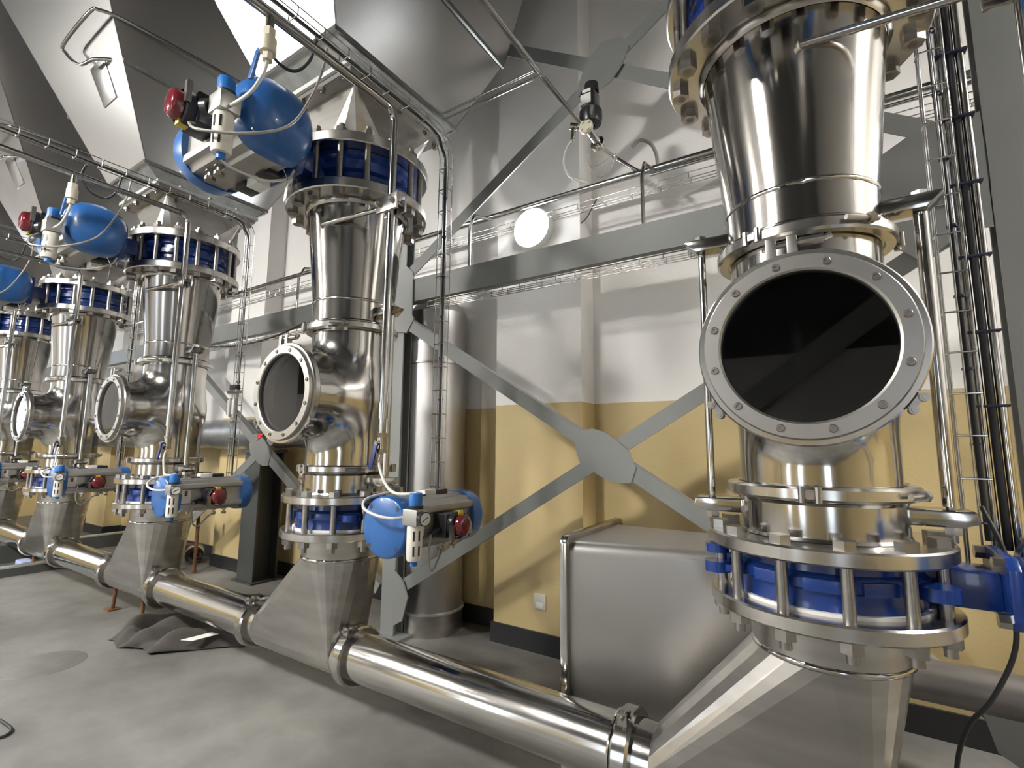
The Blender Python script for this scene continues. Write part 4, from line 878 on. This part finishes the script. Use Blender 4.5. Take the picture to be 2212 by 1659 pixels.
# ---- weathered pipe behind the nearest column
solo(MB().tube([(0.10, 0.44, -0.69), (XR - 0.02, 0.44, -0.69)], 0.054, 24), 'old_pipe', OLDPIPE, 'weathered grey pipe behind the foot of the nearest column', 'pipe', (1.0, 0.44, -0.745), None, ang=80)
solo(MB().tube(spline([(0.31, 0.17, -0.20), (0.335, 0.14, -0.30), (0.335, 0.12, -0.42), (0.325, 0.12, -0.50), (0.285, 0.13, -0.60), (0.245, 0.16, -0.68), (0.225, 0.20, -0.80), (0.24, 0.22, -0.93), (0.30, 0.22, -1.03), (0.42, 0.22, -1.093)], 7), 0.0048, 10), 'loose_cable', RUBBER, 'black cable hanging to the floor beside the nearest column', 'cable', (0.42, 0.22, FZ), None, ang=80)

# ---- horizontal insulated duct, its dark post, and things on the floor at the left
t = empty('wall_duct', 'foil-wrapped horizontal duct behind the second and third columns', 'duct', (-4.6, 0.80, -0.12))
wob = MB(); N = 60
prof = []
rr = random.Random(5)
for i in range(N + 1):
    x = -7.2 + 3.72 * i / N; prof.append((0.118 + rr.uniform(-0.009, 0.009), x))
wob.lathe(prof, 28, (0, 0.80, 0.01), (1, 0, 0)); part(wob, 'foil_wrap', FOIL, t, ang=80)
part(MB().cyl((-3.50, 0.80, 0.01), (-2.35, 0.80, 0.01), 0.108, 40), 'bare_pipe', SPOOL, t)
part(MB().lathe([(0.10, -0.01), (0.125, -0.01), (0.125, 0.01), (0.10, 0.01)], 40, (-3.49, 0.80, 0.01), (1, 0, 0), close=True), 'wrap_band', BOLT, t)
t = empty('support_post', 'dark H-section steel post under the wrapped duct', 'steel post', (-3.72, 0.86, FZ))
part(MB().box(-3.83, -3.62, 0.775, 0.79, FZ + 0.012, -0.14).box(-3.83, -3.62, 0.955, 0.97, FZ + 0.012, -0.14).box(-3.735, -3.72, 0.79, 0.955, FZ + 0.012, -0.14), 'post_section', DARKST, t)
part(MB().box(-3.86, -3.59, 0.75, 0.99, FZ, FZ + 0.014), 'base_plate', DARKST, t); part(MB().box(-3.85, -3.60, 0.76, 0.985, -0.14, -0.112), 'top_plate', DARKST, t)
def leg(x, y, label, lean=0.0):
    t = empty('pipe_stand', label, 'stand', (x, y, FZ), 'rusty legs under the header pipe')
    part(MB().tube([(x + lean, y, PZ - PR + 0.012), (x, y, FZ + 0.008)], 0.011, 10), 'leg_tube', RUST, t); part(MB().box(x - 0.045, x + 0.035, y - 0.03, y + 0.03, FZ, FZ + 0.009), 'foot_plate', RUST, t)
leg(-3.79, -0.01, 'rusty leg under the left end of the third branch', 0.03)
leg(-3.45, 0.02, 'rusty leg under the middle of the third branch')
leg(-5.42, 0.0, 'rusty leg under the left end of the fourth branch')
t = empty('trestle_leg', 'tall rusty stand leg behind the third branch piece', 'stand', (-4.32, 0.70, FZ))
part(MB().tube([(-4.32, 0.70, FZ), (-4.32, 0.70, -0.60)], 0.014, 10), 'upright', RUST, t); part(MB().tube([(-4.32, 0.70, -0.88), (-4.62, 0.62, -0.88)], 0.009, 8), 'cross_rung', RUST, t); part(MB().tube([(-4.62, 0.62, FZ), (-4.62, 0.62, -0.60)], 0.014, 10), 'upright', RUST, t)
# cloth
NU, NV = 56, 26; cb = MB()
Q = [Vector((-3.24, -0.235, 0)), Vector((-2.86, -0.175, 0)), Vector((-2.22, 0.42, 0)), Vector((-3.38, 0.66, 0))]
for i in range(NU + 1):
    for j in range(NV + 1):
        u = i / NU; v = j / NV
        p = (Q[0] * (1 - u) + Q[1] * u) * (1 - v) + (Q[3] * (1 - u) + Q[2] * u) * v
        edge = min(u, 1 - u, v * 1.2, 1.2 * (1 - v)); e = min(1, edge / 0.10)
        f = abs(math.sin(7.5 * u + 2.2 * v + 0.8 * math.sin(5 * v))) ** 1.4 * 0.055 + 0.03 * abs(math.sin(13 * u - 5 * v + 1)) + 0.018 * math.sin(9 * v + 4 * u) ** 2
        f *= 0.75 + 0.25 * math.cos(3 * v); p = p + Vector((0.03 * math.sin(6 * v + 2), 0.02 * math.sin(9 * u + 1), 0))
        cb.v.append((p.x, p.y, FZ + 0.004 + f * (0.10 + 0.90 * e)))
for i in range(NU):
    for j in range(NV): a = i * (NV + 1) + j; cb.f.append((a, a + NV + 1, a + NV + 2, a + 1))
c_ = solo(cb, 'floor_cloth', CLOTH, 'crumpled dark grey cloth on the floor under the header pipe', 'cloth', (-3.0, 0.1, FZ), None, ang=80)
sm = c_.modifiers.new('thick', 'SOLIDIFY'); sm.thickness = 0.003
solo(MB().prism([(-2.735, -0.085), (-2.675, -0.055), (-2.66, 0.06), (-2.715, 0.05)], lambda p, q, h: (p, q, h), FZ + 0.062, FZ + 0.064), 'paper_strip', LABELW, 'white paper strip lying on the grey cloth', 'paper', (-2.7, -0.01, FZ + 0.073))
t = empty('pipe_offcut', 'short wrapped pipe offcut lying on the floor by the wall', 'pipe piece', (-4.75, 0.90, FZ))
part(MB().lathe([(0.062, -0.11), (0.07, -0.10), (0.07, 0.10), (0.062, 0.11)], 28, (-4.75, 0.90, FZ + 0.07), (1, -0.55, 0)), 'offcut_wall', OLDPIPE, t)
part(MB().lathe([(0.072, 0.02), (0.074, 0.03), (0.074, 0.09), (0.072, 0.10)], 28, (-4.75, 0.90, FZ + 0.07), (1, -0.55, 0)), 'white_wrap', LABELW, t)
part(MB().lathe([(0.062, 0.11), (0.035, 0.112), (0.03, 0.06), (0.0001, 0.06)], 28, (-4.75, 0.90, FZ + 0.07), (1, -0.55, 0)), 'end_plug', CLOTH, t)
def chan(label, x, y0, y1, h, mt_, top):
    t = empty('steel_channel', label, 'steel channel', (x, (y0 + y1) / 2, FZ), 'steel channels on the floor')
    part(MB().box(x, x + 0.008, y0, y1, FZ, FZ + h - 0.012), 'web', mt_, t); part(MB().box(x - 0.07, x + 0.008, y0, y1, FZ + h - 0.012, FZ + h), 'top_flange', top, t); part(MB().box(x - 0.07, x, y0, y1, FZ, FZ + 0.01), 'bottom_flange', mt_, t)
chan('low steel channel on the floor at the far left edge', -5.36, -0.75, 0.36, 0.075, DARKST, GALV)
chan('taller steel channel behind the far left floor channel', -5.98, -0.55, 0.20, 0.16, DARKST, OLDPIPE)
chan('dark floor channel behind the fourth branch piece', -6.1, 0.35, 0.93, 0.13, DARKST, GALV)
solo(MB().box(-5.80, -5.62, -0.02, 0.06, FZ, FZ + 0.05), 'paper_box', mat('pale_blue_card', (0.35, 0.42, 0.65), 0.7), 'small pale blue box between the far left floor channels', 'box', (-5.71, 0.02, FZ), None, bevel=0.003)
# wall socket
t = empty('wall_socket', 'small socket low on the ochre pilaster beside the tank', 'socket', (-1.253, PY, -0.853))
part(MB().box(-1.285, -1.222, PY - 0.010, PY, -0.89, -0.815), 'socket_plate', SOCK, t, bevel=0.003)
part(MB().box(-1.270, -1.236, PY - 0.0125, PY - 0.009, -0.882, -0.855), 'socket_cover', LABELW, t, bevel=0.001)
# floor bits
solo(MB().lathe([(0.0001, 0.003), (0.15, 0.003), (0.155, 0.0)], 40, (-3.12, -0.49, FZ)), 'drain_cover', mat('dark_floor_patch', (0.13, 0.125, 0.115), 0.7, var=0.2, vscale=12), 'dark round patch on the floor at the left', 'floor cover', (-3.12, -0.49, FZ))
solo(MB().tube(spline([(-2.62, -0.90, FZ + 0.006), (-2.53, -0.83, FZ + 0.006), (-2.47, -0.765, FZ + 0.006), (-2.505, -0.73, FZ + 0.006), (-2.62, -0.735, FZ + 0.006)], 8), 0.005, 8), 'wire_offcut', RUBBER, 'thin black wire curl on the floor at the left edge', 'wire', (-2.5, -0.75, FZ), None, ang=80)

# ---- broad diagonal brace on the wall behind the viewer: it shows as a band in the nearest sight glass
solo(MB().bar((-1.3, YB + 0.04, 0.02), (1.25, YB + 0.04, 1.92), 0.26, 0.05, up=(0, 1, 0)), 'wall_brace', mat('pale_grey_paint', (0.42, 0.42, 0.40), 0.5), 'broad pale diagonal brace mirrored in the nearest sight glass', 'steel brace', (0, YB + 0.04, 0.95))

# ---- more wall and tray details
solo(MB().tube([(0.463, 0.87, 1.27), (0.52, 0.87, 1.66), (0.53, 0.87, 2.2)], 0.014, 12), 'riser_pipe', STEEL, 'short steel riser above the wall conduit at upper right', 'pipe', (0.463, 0.87, 1.27), None, ang=80)
solo(MB().tube(spline([(-4.35, 0.598, 0.745), (-4.1, 0.596, 0.705), (-3.7, 0.596, 0.675), (-3.25, 0.596, 0.69), (-2.9, 0.598, 0.745)], 8), 0.006, 8), 'sagging_cable', RUBBER, 'black cable sagging below the beam behind the third column', 'cable', (-3.6, 0.596, 0.675), None, ang=80)
t = empty('tray_valves', 'pair of small grey pilot valves on the tray behind third column', 'valve', (-2.90, 0.17, 0.12))
for x in (-2.935, -2.885): part(MB().cyl((x, 0.165, 0.10), (x, 0.165, 0.185), 0.017, 14).cyl((x, 0.165, 0.185), (x, 0.165, 0.20), 0.009, 8).cyl((x, 0.165, 0.085), (x, 0.165, 0.10), 0.007, 8), 'pilot_body', ALU, t)
part(MB().box(-2.96, -2.86, 0.155, 0.19, 0.225, 0.245), 'mounting_bar', BOLT, t, bevel=0.003); part(MB().box(-2.93, -2.87, 0.15, 0.185, 0.245, 0.275), 'coil_block', BLACK, t, bevel=0.004)
